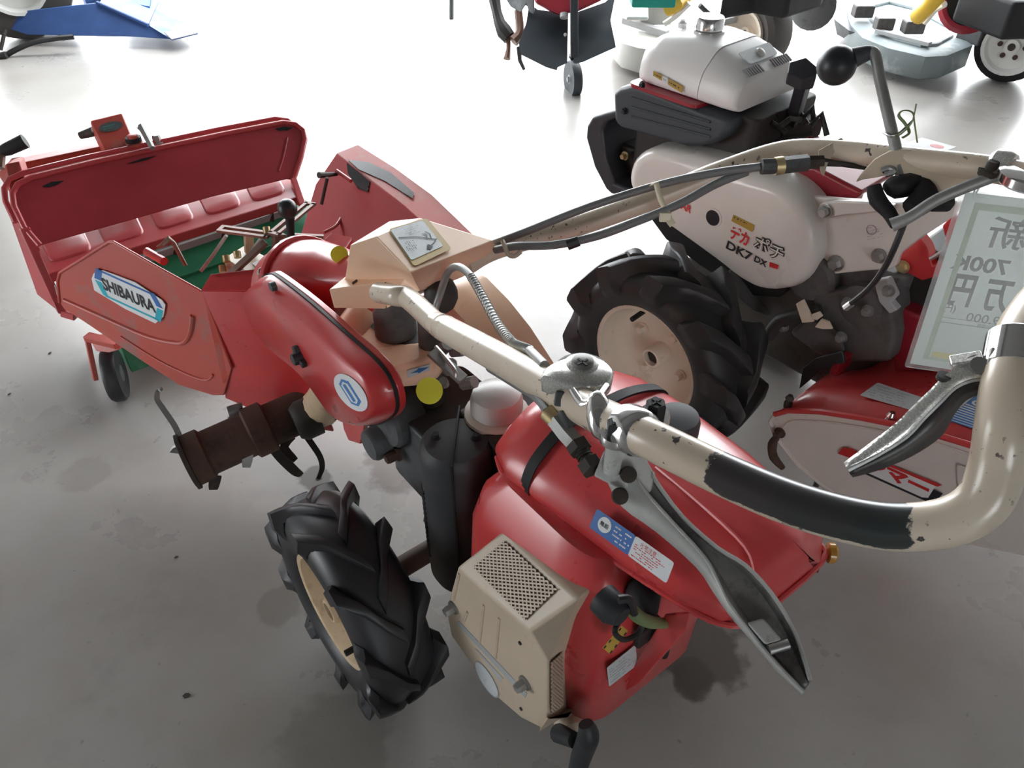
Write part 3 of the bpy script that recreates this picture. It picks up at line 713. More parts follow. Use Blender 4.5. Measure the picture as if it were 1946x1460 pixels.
lq = [p + ln * .0008 for p in lq]
yl = decal('control_label', lq, 'gold_sticker', cc_, ln, rad=.006)
wq = [quad_pt(lq, .02, .04), quad_pt(lq, .86, .04), quad_pt(lq, .86, .86), quad_pt(lq, .02, .86)]
wq = [p + ln * .0007 for p in wq]
wl_ = decal('label_panel', wq, 'sticker_worn', yl, ln, rad=.004)
# hand drawn looking gear diagram
def stroke(pts, w, q, name='diagram_line'):
    m = MB(); P_ = [quad_pt(q, u, v) + ln * .0012 for u, v in pts]
    for p, r in zip(P_[:-1], P_[1:]):
        sd = (r - p).normalized().cross(ln) * w; m.prism([p - sd, p + sd, r + sd, r - sd], ln * .0003)
    return m.build(name, 'black_print', yl)
stroke([(.06, .30), (.42, .42), (.60, .50), (.95, .74)], .0007, wq); stroke([(.55, .9), (.8, .82), (.98, .72)], .0006, wq); stroke([(.60, .86), (.66, .80), (.70, .90), (.60, .93)], .0014, wq)
stroke([(.70, .42), (.80, .50), (.74, .62)], .0005, wq); stroke([(.82, .38), (.9, .5), (.85, .66)], .0005, wq)
fineprint('print', [quad_pt(wq, .02, .45), quad_pt(wq, .02, .85), quad_pt(wq, .42, .85), quad_pt(wq, .42, .45)], 6, 'black_print', yl, ln, seed=11, fill=.5, lift=.0013)
fineprint('print', [quad_pt(wq, .25, .05), quad_pt(wq, .95, .05), quad_pt(wq, .95, .40), quad_pt(wq, .25, .40)], 4, 'grey_print', yl, ln, seed=12, fill=.5, lift=.0013)
for (x, y) in ((674, 536), (729, 541)):
    sp, sn = on_quad([P['a7'], P['a8'], P['a9']], [(x - 5, y + 3), (x + 4, y - 4), (x + 6, y - 1), (x - 3, y + 6)])
    MB().prism([p + sn * .0008 for p in sp], sn * .0005).build('slot', 'soil_steel', cc_)
m = MB(); m.tube([a(-.01, .06, .45), a(-.005, .05, .70)], .019, 14); m.build('column_post', 'gearbox_dirty', tr)
m = MB(); m.ball(atd(838, 560, 1.18), .026, 14, V((1, 1, 1.2))); m.build('column_joint', 'engine_dark', tr)
# --- looped handlebar
NEAR = [(720, 556, 1.10), (754, 562, 1.05), (777, 568, 1.04), (827, 614, .965), (847, 625, .94), (940, 676, .83), (1050, 740, .735), (1130, 785, .68), (1230, 832, .625), (1380, 905, .585), (1500, 955, .56), (1620, 990, .54), (1720, 1002, .525), (1810, 990, .51), (1870, 950, .50), (1896, 880, .495), (1908, 800, .49), (1925, 700, .50)]
FAR = [(945, 472, 1.2), (1100, 428, 1.18), (1262, 370, 1.16), (1366, 328, 1.14), (1490, 289, 1.12), (1602, 289, 1.09), (1700, 300, 1.05), (1860, 318, .98), (1960, 335, .94)]
nearP = [atd(*p) for p in NEAR]; farP = [atd(*p) for p in FAR]
end = [a(.03, -.682, 1.068), a(.14, -.675, 1.075), a(.33, -.672, 1.07), a(.45, -.660, 1.045), a(.502, -.61, 1.005), a(.511, -.55, .975)]
hb = MB(); hb.tube(nearP[:4], [.0145, .0145, .0145, .0140], 20, sm=5); hb.tube(nearP[3:] + end + farP[::-1] + [a(.05, .03, .755)], [.0140, .0160] + [.0162] * (len(nearP) - 5) + [.016] * (len(end) + len(farP) + 1), 24, sm=7)
hbar = hb.build('handlebar', 'worn_tube', tr, sharp=60)
n0 = (3 * 5 + 1) * 20
at_ = hbar.data.attributes.new('worn', 'FLOAT', 'POINT'); vals = []
path2 = crom(nearP[3:] + end + farP[::-1] + [a(.05, .03, .755)], 7)
for i, v_ in enumerate(hb.v):
    if i < n0: vals.append(0.0); continue
    k_ = (i - n0) // 24; u_ = k_ / 7; nz = (v_ - path2[k_]).normalized()
    w_ = max(0, min(1, (u_ - 5.55) / .5)) * max(0, min(1, (9.75 - u_) / .9))
    low = max(0, -nz.z - .05) * 1.2
    vals.append(w_ * (.75 - low * .9))
at_.data.foreach_set('value', vals)
gp = nearP[9:14]
g_ = crom(nearP, 8); i0, i1 = 8 * 8 + 6, 12 * 8 + 3
gpts = g_[i0:i1]
m = MB(); m.lathe(nearP[4], (nearP[5] - nearP[3]), [(.0144, -.014), (.0160, -.010), (.0164, .004), (.0160, .010)], 20); m.build('weld_collar', 'cream_tube', hbar)

# --- round throttle body, thumb lever and clamp on the near handle
ztop = atd(1097, 704, .705).z
tp = [(1028, 714), (1036, 697), (1062, 682), (1100, 674), (1140, 679), (1163, 695), (1166, 712), (1150, 728), (1115, 733), (1065, 726)]
t3 = crom([atz(x, y, ztop) for x, y in tp] + [atz(*tp[0], ztop)], 3)[:-1]
m = MB(); m.loft([[p - UP * .020 for p in inset(t3, .004)], [p - UP * .018 for p in inset(t3, .001)], [p - UP * .003 for p in t3], [p for p in inset(t3, .003)]]); td = m.build('throttle_body', 'pitted', hbar, sharp=50)
m = MB(); m.lathe(atz(1107, 692, ztop), UP, [(.017, -.001), (.0120, .0012), (.0105, .0014)], 24); m.build('disc_boss', 'pitted', td)
m = MB(); m.lathe(atz(1107, 692, ztop), UP, [(.0100, .001), (.0100, .0050), (.008, .0065)], 24); ts = m.build('centre_screw', 'steel_dull', td)
sc_ = atz(1107, 688, ztop + .0072)
m = MB(); m.box(sc_, A.t * .006, A.l * .0010, UP * .0006); m.box(sc_, A.l * .006, A.t * .0010, UP * .0006); m.build('screw_cross', 'engine_dark', td)
m = MB(); m.prism(rounded([atz(1086, 734, ztop - .009), atz(1106, 738, ztop - .009), atz(1106, 738, ztop - .014), atz(1086, 734, ztop - .014)], .001), (CAMP - atz(1096, 735, ztop)).normalized() * .002); m.build('paint_mark', 'green_strip', td)
m = MB(); m.lathe(atz(1105, 722, ztop - .03), UP, [(.020, -.012), (.026, .0), (.026, .012)], 20); m.build('throttle_base', 'steel_dull', td)
sb = [atd(1082, 745, .70), atd(1078, 775, .70), atd(1092, 808, .70)]
m = MB(); m.bar(sb[0], sb[1], .012, .006); m.bar(sb[1], sb[2], .010, .005); m.build('clamp_strap', 'gearbox_grey', td, bevel=.002)
kb = atd(1140, 786, .66)
m = MB(); kd = (atd(1146, 830, .655) - atd(1134, 745, .665)).normalized()
m.lathe(atd(1134, 750, .664), kd, [(.003, -.003), (.007, .0), (.0105, .010), (.0115, .018), (.0105, .027), (.0075, .035), (.004, .038)], 20); m.build('thumb_lever', 'chrome', td)
m = MB(); m.tube([atd(1088, 742, .69), atd(1108, 768, .675), atd(1132, 762, .665)], [.0035, .0045, .004], 10, sm=3); m.tube([atd(1152, 735, .69), atd(1140, 752, .67)], .0035, 10); m.build('lever_prong', 'chrome', td)
ca = atd(1204, 818, .640); cd = (nearP[8] - nearP[7]).normalized()
m = MB(); m.lathe(ca - cd * .012, cd, [(.0165, -.002), (.0195, .0), (.0205, .006), (.0205, .018), (.0190, .024), (.0165, .026)], 28); cl = m.build('lever_clamp', 'chrome', hbar)
b1 = atd(1246, 775, .645); b2 = atd(1172, 812, .635)
for b_ in (b1, b2):
    m = MB(); m.lathe(b_ - UP * .010, UP, [(.013, -.004), (.0135, .0), (.0125, .004)], 20); m.build('clamp_ear', 'chrome', cl)
    m = MB(); m.lathe(b_ - UP * .006, UP, [(.0086, 0), (.0086, .010), (.0072, .012)], 6); bb = m.build('clamp_bolt', 'black_plastic', cl)
    m = MB(); m.box(b_ + UP * .0062, A.t * .005, A.l * .0008, UP * .0006); m.box(b_ + UP * .0062, A.l * .005, A.t * .0007, UP * .0006); m.build('bolt_slot', 'engine_dark', cl)
m = MB(); m.tube([b2 - UP * .014, b2 - UP * .050], .0075, 12); m.build('pivot_post', 'lever_metal', cl)
# lever bracket and spoon shaped brake lever
bkq = [(1147, 858), (1170, 842), (1222, 862), (1246, 905), (1236, 938), (1200, 935), (1168, 925), (1128, 905)]
bw_ = [atd(x, y, .668) for x, y in bkq]
vdir = (CAMP - bw_[0]).normalized()
m = MB(); m.prism(bw_, -vdir * .014); lbk = m.build('lever_bracket', 'lever_metal', hbar, bevel=.002)
for (x, y) in ((1194, 902), (1178, 943)):
    m = MB(); m.lathe(atd(x, y, .664), vdir, [(.0072, -.004), (.0072, .004), (.006, .005)], 16); m.build('rivet', 'soil_steel', lbk)
E1 = [(1150, 905), (1182, 962), (1248, 1010), (1324, 1077), (1356, 1123), (1386, 1166), (1429, 1217), (1471, 1268), (1524, 1319)]
E2 = [(1208, 905), (1228, 936), (1271, 985), (1337, 1057), (1363, 1103), (1386, 1149), (1432, 1210), (1475, 1261), (1527, 1315)]
E4 = [(1240, 898), (1247, 915), (1297, 982), (1363, 1041), (1416, 1074), (1465, 1126), (1504, 1189), (1527, 1248), (1540, 1294)]
TT = [.668, .664, .654, .644, .638, .630, .622, .612, .602]
rows = []
for i in range(9):
    e1 = atd(*E1[i], TT[i] + .010); e2 = atd(*E2[i], TT[i]); e4 = atd(*E4[i], TT[i] + .002); d_ = .016 if 2 <= i <= 7 else .012
    e3a = atd(E2[i][0] * .85 + E4[i][0] * .15, E2[i][1] * .85 + E4[i][1] * .15, TT[i] + d_); e3b = atd(E2[i][0] * .2 + E4[i][0] * .8, E2[i][1] * .2 + E4[i][1] * .8, TT[i] + d_)
    rows.append((e1, e2, e3a, e3b, e4))
cols = [crom([r[j] for r in rows], 3) for j in range(5)]
m = MB(); m.loft([cols[0], [p * .5 + q * .5 + vdir * .002 for p, q in zip(cols[0], cols[1])], cols[1]], caps=False, closed=False)
lv = m.build('brake_lever', 'lever_metal', hbar, sharp=60); so = lv.modifiers.new('solid', 'SOLIDIFY'); so.thickness = .0022; so.offset = 0
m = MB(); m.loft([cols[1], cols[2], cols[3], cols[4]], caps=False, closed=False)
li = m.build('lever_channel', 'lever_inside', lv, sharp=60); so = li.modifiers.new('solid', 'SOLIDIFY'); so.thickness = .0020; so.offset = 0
m = MB(); m.tube(cols[4], .0018, 8); m.build('lever_rim', 'lever_metal', lv)
m = MB(); m.tube(cols[1], .0016, 8); m.build('lever_rim', 'lever_metal', lv)
c = atd(1452, 1200, .622); m = MB(); m.box(c, (rows[6][4] - rows[6][1]).normalized() * .007, (rows[7][1] - rows[6][1]).normalized() * .010, vdir * .004); m.build('lever_stop', 'lever_metal', lv, bevel=.002)
c = atd(1484, 1228, .616); m = MB(); m.tube([c - (rows[6][4] - rows[6][1]).normalized() * .010, c + (rows[6][4] - rows[6][1]).normalized() * .006], .0045, 10); m.build('lever_pin', 'steel', lv)
# cable adjuster of the near lever
ad = [atd(1040, 782, .715), atd(1058, 800, .71), atd(1078, 826, .70), atd(1100, 850, .69), atd(1122, 884, .68)]
m = MB(); m.tube(ad[:2], .0085, 12); m.build('adjuster_sleeve', 'brass_bolt', hbar)
m = MB(); m.tube(ad[1:4], .0095, 6); m.build('adjuster_barrel', 'steel_dull', hbar)
m = MB(); m.tube([ad[3], ad[4]], .0065, 10)
for k in range(6): m.lathe(ad[3].lerp(ad[4], k / 6), ad[4] - ad[3], [(.0065, 0), (.0078, .0012), (.0065, .0024)], 10)
m.build('adjuster_thread', 'soil_steel', hbar)
m = MB(); m.lathe(ad[3], ad[4] - ad[3], [(.011, -.004), (.011, .004)], 6); m.build('lock_nut', 'soil_steel', hbar)
m = MB(); m.lathe(ad[4], ad[4] - ad[3], [(.011, -.004), (.011, .006)], 6); m.build('lock_nut', 'soil_steel', hbar)
m = MB(); m.tube([ad[0], atd(1020, 756, .74), atd(980, 730, .80), atd(930, 700, .90)], .0045, 8, sm=4); m.build('clutch_cable', 'cable_grey', hbar)
# spiral wound throttle cable
sp = [(826, 590, 1.13), (836, 560, 1.12), (850, 520, 1.08), (868, 507, 1.05), (890, 520, 1.02), (915, 560, .98), (945, 615, .92), (972, 650, .86), (985, 658, .83), (1005, 666, .80), (1022, 682, .77), (1035, 695, .75)]
m = MB(); m.tube([atd(*p) for p in sp], .0052, 10, sm=6); m.build('throttle_cable', 'cable_sleeve', hbar)
cb_ = crom([atd(*p) for p in sp], 10)[42:92]
m = MB()
for p, q in zip(cb_[:-1:1], cb_[1::1]): m.lathe(p, q - p, [(.0052, 0), (.0060, .0012), (.0052, .0024)], 10, caps=False)
o = m.build('cable_winding', 'steel', hbar); o['kind'] = 'stuff'
# --- far arm: cables, adjuster, tie, bracket, clutch lever
up_c = [(940, 462, 1.19), (1000, 440, 1.165), (1120, 393, 1.14), (1250, 352, 1.125), (1355, 329, 1.10), (1445, 317, 1.085)]
lo_c = [(942, 475, 1.18), (980, 468, 1.15), (1050, 466, 1.13), (1130, 450, 1.12), (1200, 425, 1.11), (1290, 388, 1.10), (1360, 350, 1.10), (1420, 326, 1.10)]
for q_, rr in ((up_c, .0058), (lo_c, .0060)):
    m = MB(); m.tube([atd(*p) for p in q_], rr, 10, sm=5); m.build('control_cable', 'cable_grey', hbar)
m = MB(); m.tube([atd(1078, 466, 1.125), atd(1100, 458, 1.122)], .0078, 8); m.build('cable_joint', 'cable_black', hbar)
hk = [(955, 458, 1.15), (960, 470, 1.145), (966, 484, 1.145), (978, 487, 1.145), (990, 478, 1.145)]
m = MB(); m.tube([atd(*p) for p in hk], .0035, 8, sm=3); m.build('cable_hook', 'cream', hbar)
ap = [atd(1447, 317, 1.08), atd(1472, 316, 1.08), atd(1488, 314, 1.08), atd(1535, 309, 1.08), atd(1563, 308, 1.08)]
m = MB(); m.tube(ap[:2], .011, 8); m.build('adjuster_end', 'gearbox_grey', hbar)
m = MB(); m.tube(ap[1:3], .0122, 12); m.build('adjuster_sleeve', 'brass_bolt', hbar)
m = MB(); m.tube(ap[2:4], .0115, 6); m.build('adjuster_barrel', 'gearbox_grey', hbar)
m = MB(); m.tube(ap[3:], .0095, 8); m.build('adjuster_thread', 'soil_steel', hbar)
m = MB(); m.tube([ap[4], atd(1600, 312, 1.08), atd(1655, 320, 1.08), atd(1700, 322, 1.07)], [.006, .004, .0035, .005], 8); m.build('pull_rod', 'soil_steel', hbar)
m = MB(); tabv = A.v(.02, .012, 0)
m.prism([atd(1556, 304, 1.075), atd(1556, 293, 1.075), atd(1600, 268, 1.085), atd(1607, 274, 1.085), atd(1585, 290, 1.08), atd(1573, 312, 1.075), atd(1566, 336, 1.075), atd(1560, 330, 1.075)], V((0, .006, .003))); m.build('cable_tab', 'cream', hbar, bevel=.001)
# cable tie
zc = atd(1252, 378, 1.125); zt = (farP[3] - farP[2]).normalized(); u_, w_ = perp(zt)
zp = [(1238, 352), (1246, 347), (1250, 360), (1256, 380), (1266, 400), (1272, 414)]
m = MB(); P_ = [atd(x, y, 1.10) for x, y in zp]; m.loft([[p - zt * .004 for p in crom(P_, 4)], [p + zt * .004 for p in crom(P_, 4)]], caps=False, closed=False)
o = m.build('cable_tie', 'zip_tie', hbar); so = o.modifiers.new('solid', 'SOLIDIFY'); so.thickness = .002
m = MB(); m.box(atd(1264, 412, 1.10), V((.008, 0, 0)), V((0, .003, 0)), V((0, .002, .006))); m.build('tie_head', 'zip_tie', hbar, bevel=.001)
m = MB(); m.bar(atd(1270, 416, 1.10), atd(1279, 428, 1.10), .005, .001, vdir); m.build('tie_tail', 'zip_tie', hbar)
# bracket plate
br = [(1626, 347), (1634, 335), (1648, 318), (1662, 303), (1690, 288), (1722, 284), (1770, 290), (1806, 298), (1812, 304), (1808, 311), (1850, 307), (1866, 318), (1838, 348), (1765, 373), (1735, 356), (1700, 330), (1668, 338), (1640, 342)]
b3 = [atd(x, y, 1.055 - (x - 1626) * .0003) for x, y in br]
bn_ = (b3[10] - b3[0]).cross(UP).normalized()
m = MB(); m.prism(b3, -bn_ * .004 if bn_.dot(CAMP - b3[0]) > 0 else bn_ * .004); bp = m.build('lever_plate', 'cream', hbar, bevel=.0015)
rd = [(1640, 99, 1.06), (1655, 98, 1.055), (1664, 108, 1.05), (1672, 150, 1.05), (1688, 220, 1.045), (1702, 280, 1.04), (1712, 330, 1.035), (1722, 368, 1.03)]
m = MB(); m.tube([atd(*p) for p in rd], .0075, 12, sm=4); cv = m.build('clutch_lever', 'steel_dull', tr)
m = MB(); m.lathe(atd(1656, 98, 1.055), atd(1600, 118, 1.07) - atd(1656, 98, 1.055), [(.008, 0), (.010, .004), (.013, .02), (.017, .034)], 16); m.build('knob_stem', 'charcoal_guard', cv)
m = MB(); m.ball(atd(1590, 124, 1.07), .0262, 24); m.build('lever_knob', 'black_ball', cv)
m = MB(); m.tube([atd(1690, 345, 1.035), atd(1705, 355, 1.03), atd(1745, 350, 1.03), atd(1758, 375, 1.02), atd(1730, 400, 1.02)], [.010, .016, .015, .018, .014], 10, sm=3); m.build('lever_boss', 'black_matte', cv)
m = MB(); m.tube([atd(1660, 352, 1.03), atd(1668, 380, 1.03), atd(1690, 405, 1.02), atd(1702, 428, 1.01)], [.009, .011, .009, .007], 10, sm=3); m.build('link_arm', 'black_matte', cv)
m = MB(); m.tube([atd(1676, 325, 1.04), atd(1690, 320, 1.035), atd(1700, 326, 1.03), atd(1682, 332, 1.035)], .004, 8, sm=3); m.build('link_clip', 'steel_dull', cv)
m = MB(); m.tube([atd(1694, 428, 1.0), atd(1730, 412, .99), atd(1780, 380, .98), atd(1850, 350, .965), atd(1905, 330, .955), atd(1940, 328, .95)], [.009, .0075, .0075, .0075, .008, .008], 10, sm=4); m.build('clutch_rod', 'steel_dull', tr)
m = MB(); m.box(atd(1790, 385, 1.01), V((.014, 0, 0)), V((0, .006, .006)), V((0, -.004, .008))); m.build('rod_guide', 'black_matte', tr, bevel=.004)
m = MB(); m.tube([atd(1718, 425, 1.00), atd(1700, 470, 1.02), atd(1680, 510, 1.05), atd(1650, 550, 1.09), atd(1610, 582, 1.14)], .0042, 8, sm=4); m.build('hanging_cable', 'cable_black', tr)
m = MB(); m.tube([atd(1618, 577, 1.13), atd(1606, 586, 1.14)], .005, 8); m.build('cable_tip', 'steel', tr)
# far throttle disc and clamps
dz = atd(1955, 335, .94).z
m = MB(); m.lathe(atd(1955, 336, .93), UP, [(.028, -.010), (.033, -.006), (.033, .004), (.028, .006)], 28); m.build('throttle_body', 'chrome', hbar)
fa = atd(1905, 318, .965); fdv = (farP[-1] - farP[-2]).normalized()
m = MB(); m.lathe(fa - fdv * .012, fdv, [(.0165, -.002), (.0205, .003), (.0205, .018), (.0165, .024)], 24); fc = m.build('lever_clamp', 'pitted', hbar)
m = MB(); m.lathe(atd(1886, 315, .955) - UP * .006, UP, [(.013, -.006), (.0135, 0), (.0072, .001), (.0072, .010), (.006, .012)], 18); m.build('clamp_bolt', 'soil_steel', fc)
# chrome clamp and lever on the cross grip
cA, cB = atd(1917, 745, .495), atd(1934, 655, .507)
dd = (cB - cA).normalized()
m = MB(); m.lathe(atd(1930, 675, .505) - dd * .012, dd, [(.0163, -.002), (.0185, .0), (.0185, .024), (.0163, .026)], 28); c2_ = m.build('lever_clamp', 'chrome', hbar)
lw = [(1808, 694, .515), (1850, 684, .508), (1880, 692, .503)]
m = MB(); m.bar(atd(1806, 694, .515), atd(1868, 684, .507), .005, .0045); m.build('clamp_tongue', 'pitted', c2_, bevel=.001)
m = MB(); m.bar(atd(1878, 710, .503), atd(1891, 664, .503), .0035, .006); m.build('clamp_lug', 'pitted', c2_, bevel=.001)
m = MB(); m.lathe(atd(1858, 700, .506), (CAMP - atd(1858, 700, .506)).normalized() + UP * .8, [(.0085, -.004), (.0085, .003), (.0055, .004), (.0055, .006)], 14); m.build('pivot_bolt', 'steel_dull', c2_)
L1 = [(1880, 706), (1845, 700), (1800, 712), (1768, 742), (1735, 773), (1705, 803), (1660, 840), (1607, 884)]
L2 = [(1882, 722), (1850, 722), (1815, 736), (1785, 765), (1755, 795), (1722, 830), (1668, 864), (1611, 893)]
L3 = [(1880, 744), (1850, 746), (1826, 760), (1806, 785), (1782, 826), (1728, 862), (1670, 886), (1617, 900)]
T2 = [.505, .507, .510, .512, .515, .518, .522, .527]
k1 = crom([atd(*p, t) for p, t in zip(L1, T2)], 4); k2 = crom([atd(*p, t - .004) for p, t in zip(L2, T2)], 4); k3 = crom([atd(*p, t + .006) for p, t in zip(L3, T2)], 4)
m = MB(); m.loft([k1, k2], caps=False, closed=False); l2 = m.build('hand_lever', 'pitted', hbar, sharp=60); so = l2.modifiers.new('solid', 'SOLIDIFY'); so.thickness = .003
m = MB(); m.loft([k2, k3], caps=False, closed=False); o = m.build('lever_side', 'grip_dark', l2, sharp=60); so = o.modifiers.new('solid', 'SOLIDIFY'); so.thickness = .003
m = MB(); m.tube(k2, .002, 8); m.build('lever_edge', 'lever_metal', l2)
m = MB(); m.lathe(atd(1794, 716, .509), UP, [(.0045, -.002), (.0045, .0015)], 12); m.build('cable_hole', 'engine_dark', l2)

# --- rotary shaft with curved blades
ra, rb = a(-.275, .585, .165), a(-.02, .53, .19)
rd_ = (ra - rb).normalized()
ra = A.s(352, 880, -.30) if False else atz(352, 880, .165); rb = atz(610, 765, .20)
rd_ = (ra - rb).normalized()
m = MB(); m.lathe(ra, -rd_, [(.056, 0), (.058, .004), (.058, .045), (.050, .050), (.050, .14), (.058, .145), (.058, .185), (.048, .19), (.048, .34)], 28); ro = m.build('rotor_tube', 'rust', tr, sharp=50)
m = MB(); m.lathe(ra - rd_ * .004, rd_, [(.064, -.006), (.064, .002), (.05, .003)], 24); m.build('rotor_flange', 'soil_steel', ro)
u_, w_ = perp(rd_)
def blade(pos, pts, w=.016, mat='soil_steel'):
    P_ = [atz(x, y, z) for x, y, z in pts]; C_ = crom(P_, 4); n = len(C_)
    m = MB(); rings = []
    for i, p in enumerate(C_):
        d = (C_[min(i + 1, n - 1)] - C_[max(i - 1, 0)]).normalized(); sd = rd_ - d * rd_.dot(d); sd.normalize(); th = d.cross(sd) * .0025
        ww = w * (1 - .55 * (i / n) ** 3); rings.append([p + sd * ww + th, p - sd * ww + th, p - sd * ww - th, p + sd * ww - th])
    m.loft(rings); return m.build('tiller_blade', mat, ro)
blade(0, [(352, 860, .19), (335, 815, .225), (312, 780, .25), (299, 760, .26), (300, 745, .265), (308, 738, .27)], .006, 'steel')
blade(0, [(330, 860, .18), (345, 845, .2), (362, 870, .19)], .010, 'steel_dull')
blade(0, [(445, 790, .21), (458, 825, .20), (470, 860, .17), (468, 888, .14)], .014, 'steel_dull')
blade(0, [(445, 770, .24), (450, 790, .215), (458, 826, .205)], .016, 'steel_dull')
blade(0, [(572, 815, .16), (590, 840, .13), (608, 868, .09), (612, 890, .06), (604, 910, .04)], .007, 'soil_steel')
blade(0, [(515, 845, .15), (535, 870, .11), (560, 895, .07), (572, 902, .05)], .012, 'soil_steel')
blade(0, [(555, 830, .16), (540, 850, .14), (562, 875, .12)], .010, 'soil_steel')
blade(0, [(410, 905, .13), (405, 930, .10)], .012, 'soil_steel')
m = MB(); m.bar(atz(575, 800, .21), atz(648, 785, .24), .012, .008); m.build('rotor_arm', 'rust', tr, bevel=.003)
m = MB(); m.prism(on_s(-.10, [(640, 745), (705, 760), (684, 845), (662, 838), (652, 815)]), A.v(.010, 0, 0)); m.build('case_foot', 'red', tr, bevel=.003)
m = MB(); m.lathe(atz(585, 795, .215), rd_, [(.045, -.02), (.045, .015), (.035, .03)], 20); m.build('rotor_bearing', 'engine_dark', tr)
m = MB(); m.tube([a(-.07, .33, .40), a(-.06, .40, .30), a(-.05, .47, .22)], [.035, .04, .045], 14, sm=3); m.build('chain_case', 'cream_rim', tr)
# --- ridger: V shaped mouldboards
def mouldboard(sg, near):
    q = (lambda s, l, z: a(sg * s, l, z))
    # inner plate
    nose_t, nose_b = q(-.055, .50, .42), q(-.045, .44, .165)
    fold_t, fold_b = q(-.177, .672, .470), q(-.185, .715, .150)
    top2 = q(-.10, .60, .475)
    m = MB(); m.prism([nose_t, top2, fold_t, fold_b, q(-.10, .56, .125), nose_b], q(.004, .004, 0) - q(0, 0, 0)); pl = m.build('mouldboard', 'red', tr, bevel=.0015)
    # sloping shoulder along the top edge, behind the plate
    m = MB(); m.prism([fold_t, top2, nose_t, nose_t + A.v(sg * .05, .03, .015), top2 + A.v(sg * .05, .03, .02), fold_t + A.v(sg * .035, .03, .01)], UP * .003); m.build('shoulder', 'red', pl, bevel=.001)
    # wing plate
    Wf = Frame(*(A.w(sg * -.18, .69, 0)).xy, 38 + sg * 26)
    return pl, Wf
pl, Wn = mouldboard(1, True)
wo_ = [(385, 555), (300, 508), (216, 460), (207, 460), (160, 490), (113, 519), (109, 535), (113, 575), (122, 588), (160, 612), (260, 680), (340, 732), (405, 752), (425, 752), (440, 700)]
wp = [Wn.s(x, y, 0) for x, y in wo_]
m = MB(); m.prism(wp, Wn.t * .004); wg = m.build('wing_plate', 'red_scraped', pl, bevel=.0025)
rim_pts = [Wn.s(x, y, -.001) for x, y in [(113, 575), (109, 535), (113, 519), (160, 490), (207, 460), (216, 460), (300, 508), (385, 555), (412, 625), (440, 700)]]
m = MB(); m.tube(rim_pts, .0032, 8); m.build('rolled_edge', 'red_worn', wg)
rib = [Wn.s(x, y, -.001) for x, y in [(122, 570), (200, 605), (280, 640), (335, 652), (352, 648), (362, 630), (366, 600)]]
m = MB(); m.tube(rib, .0055, 8, sm=4); m.build('pressed_rib', 'red_scraped', wg)
rib = [Wn.s(x, y, -.001) for x, y in [(230, 640), (310, 690), (385, 722), (405, 712)]]
m = MB(); m.tube(rib, .003, 8, sm=4); m.build('pressed_rib', 'red_scraped', wg)
m = MB(); m.prism([Wn.s(390, 562, -.002), Wn.s(418, 580, .006), Wn.s(438, 710, .004), Wn.s(424, 727, -.002)], -Wn.t * .002); m.build('fold_strip', 'red_worn', wg)
# name badge
bd = [(177, 528), (181, 518), (198, 512), (260, 535), (310, 568), (317, 578), (313, 600), (298, 613), (240, 585), (182, 550)]
def bring(k):
    c_ = sum((Wn.s(x, y, 0) for x, y in bd), V((0, 0, 0))) / len(bd)
    return [c_ + (Wn.s(x, y, 0) - c_) * k - Wn.t * .003 for x, y in bd]
bdg = MB().prism(bring(1.0), -Wn.t * .0015).build('name_badge', 'sticker_white', pl)
bdc = sum((Wn.s(x, y, 0) for x, y in bd), V((0, 0, 0))) / len(bd)
bx_ = (Wn.s(310, 590, 0) - Wn.s(182, 532, 0)); by_ = (bx_.normalized().cross(-Wn.t)) * -1
by_ = (Wn.s(240, 530, 0) - Wn.s(232, 580, 0)); by_ = (by_ - bx_ * (by_.dot(bx_) / bx_.length_squared)); 
def bpt(u, v): return bdc + bx_ * (u * .5) + by_ * (v * .5) - Wn.t * .0046
for nm, pts in (('blue_corner', [(-1.0, .12), (-.86, .84), (-.66, .84), (-.80, .12)]), ('teal_corner', [(-1.0, .02), (-.80, .02), (-.70, -.80), (-.86, -.80)]), ('blue_corner', [(1.02, .12), (.86, .90), (.70, .86), (.84, .12)]), ('teal_corner', [(1.02, .0), (.84, .0), (.68, -.86), (.84, -.90)])):
    MB().prism([bpt(*p) for p in pts], -Wn.t * .0005).build(nm, 'blue' if 'blue' in nm else 'teal_print', bdg)
for v in (.80, -.80):
    MB().prism([bpt(-.8, v - .06), bpt(.8, v - .06), bpt(.8, v + .06), bpt(-.8, v + .06)], -Wn.t * .0005).build('trim_line', 'blue' if v > 0 else 'teal_print', bdg)
text('lettering', 'SHIBAURA', bpt(0, 0), bx_, by_, by_.length * .40, 'black_print', bdg, width=bx_.length * .78, bold=.035)
# far mouldboard, seen from inside
pl2, Wf_ = mouldboard(-1, False)
T1, T2, B1 = A.s(640, 291, .335), A.s(850, 412, .36), A.s(575, 440, .18)
fw, fn = on_quad([T1, T2, B1], [(640, 291), (700, 338), (770, 392), (850, 466), (850, 540), (700, 570), (600, 560), (552, 510), (572, 445), (600, 350)])
m = MB(); m.prism(fw, -fn * .004); wg2 = m.build('wing_plate', 'red_faded', pl2, bevel=.002)
fo = A.v(.07, -.01, .012)
top = [T1, fw[1], fw[2], fw[3], fw[3] + fo * .9, fw[2] + fo, fw[1] + fo, T1 + fo * .85]
m = MB(); m.prism(top, -UP * .003); fl = m.build('wing_flange', 'red_worn', pl2, bevel=.001)
tpq = [quad_pt([top[0], top[2], top[5], top[7]], u, v) + UP * .001 for u, v in ((.16, .06), (.30, .55), (.55, .75), (.9, .62), (.96, .40), (.62, .30), (.34, .0))]
m = MB(); m.prism(tpq, UP * .0012); m.build('tape_patch', 'tape_black', pl2)
tpq, _ = on_quad([T1, T2, B1], [(660, 310), (704, 346), (700, 366), (682, 360), (662, 330)])
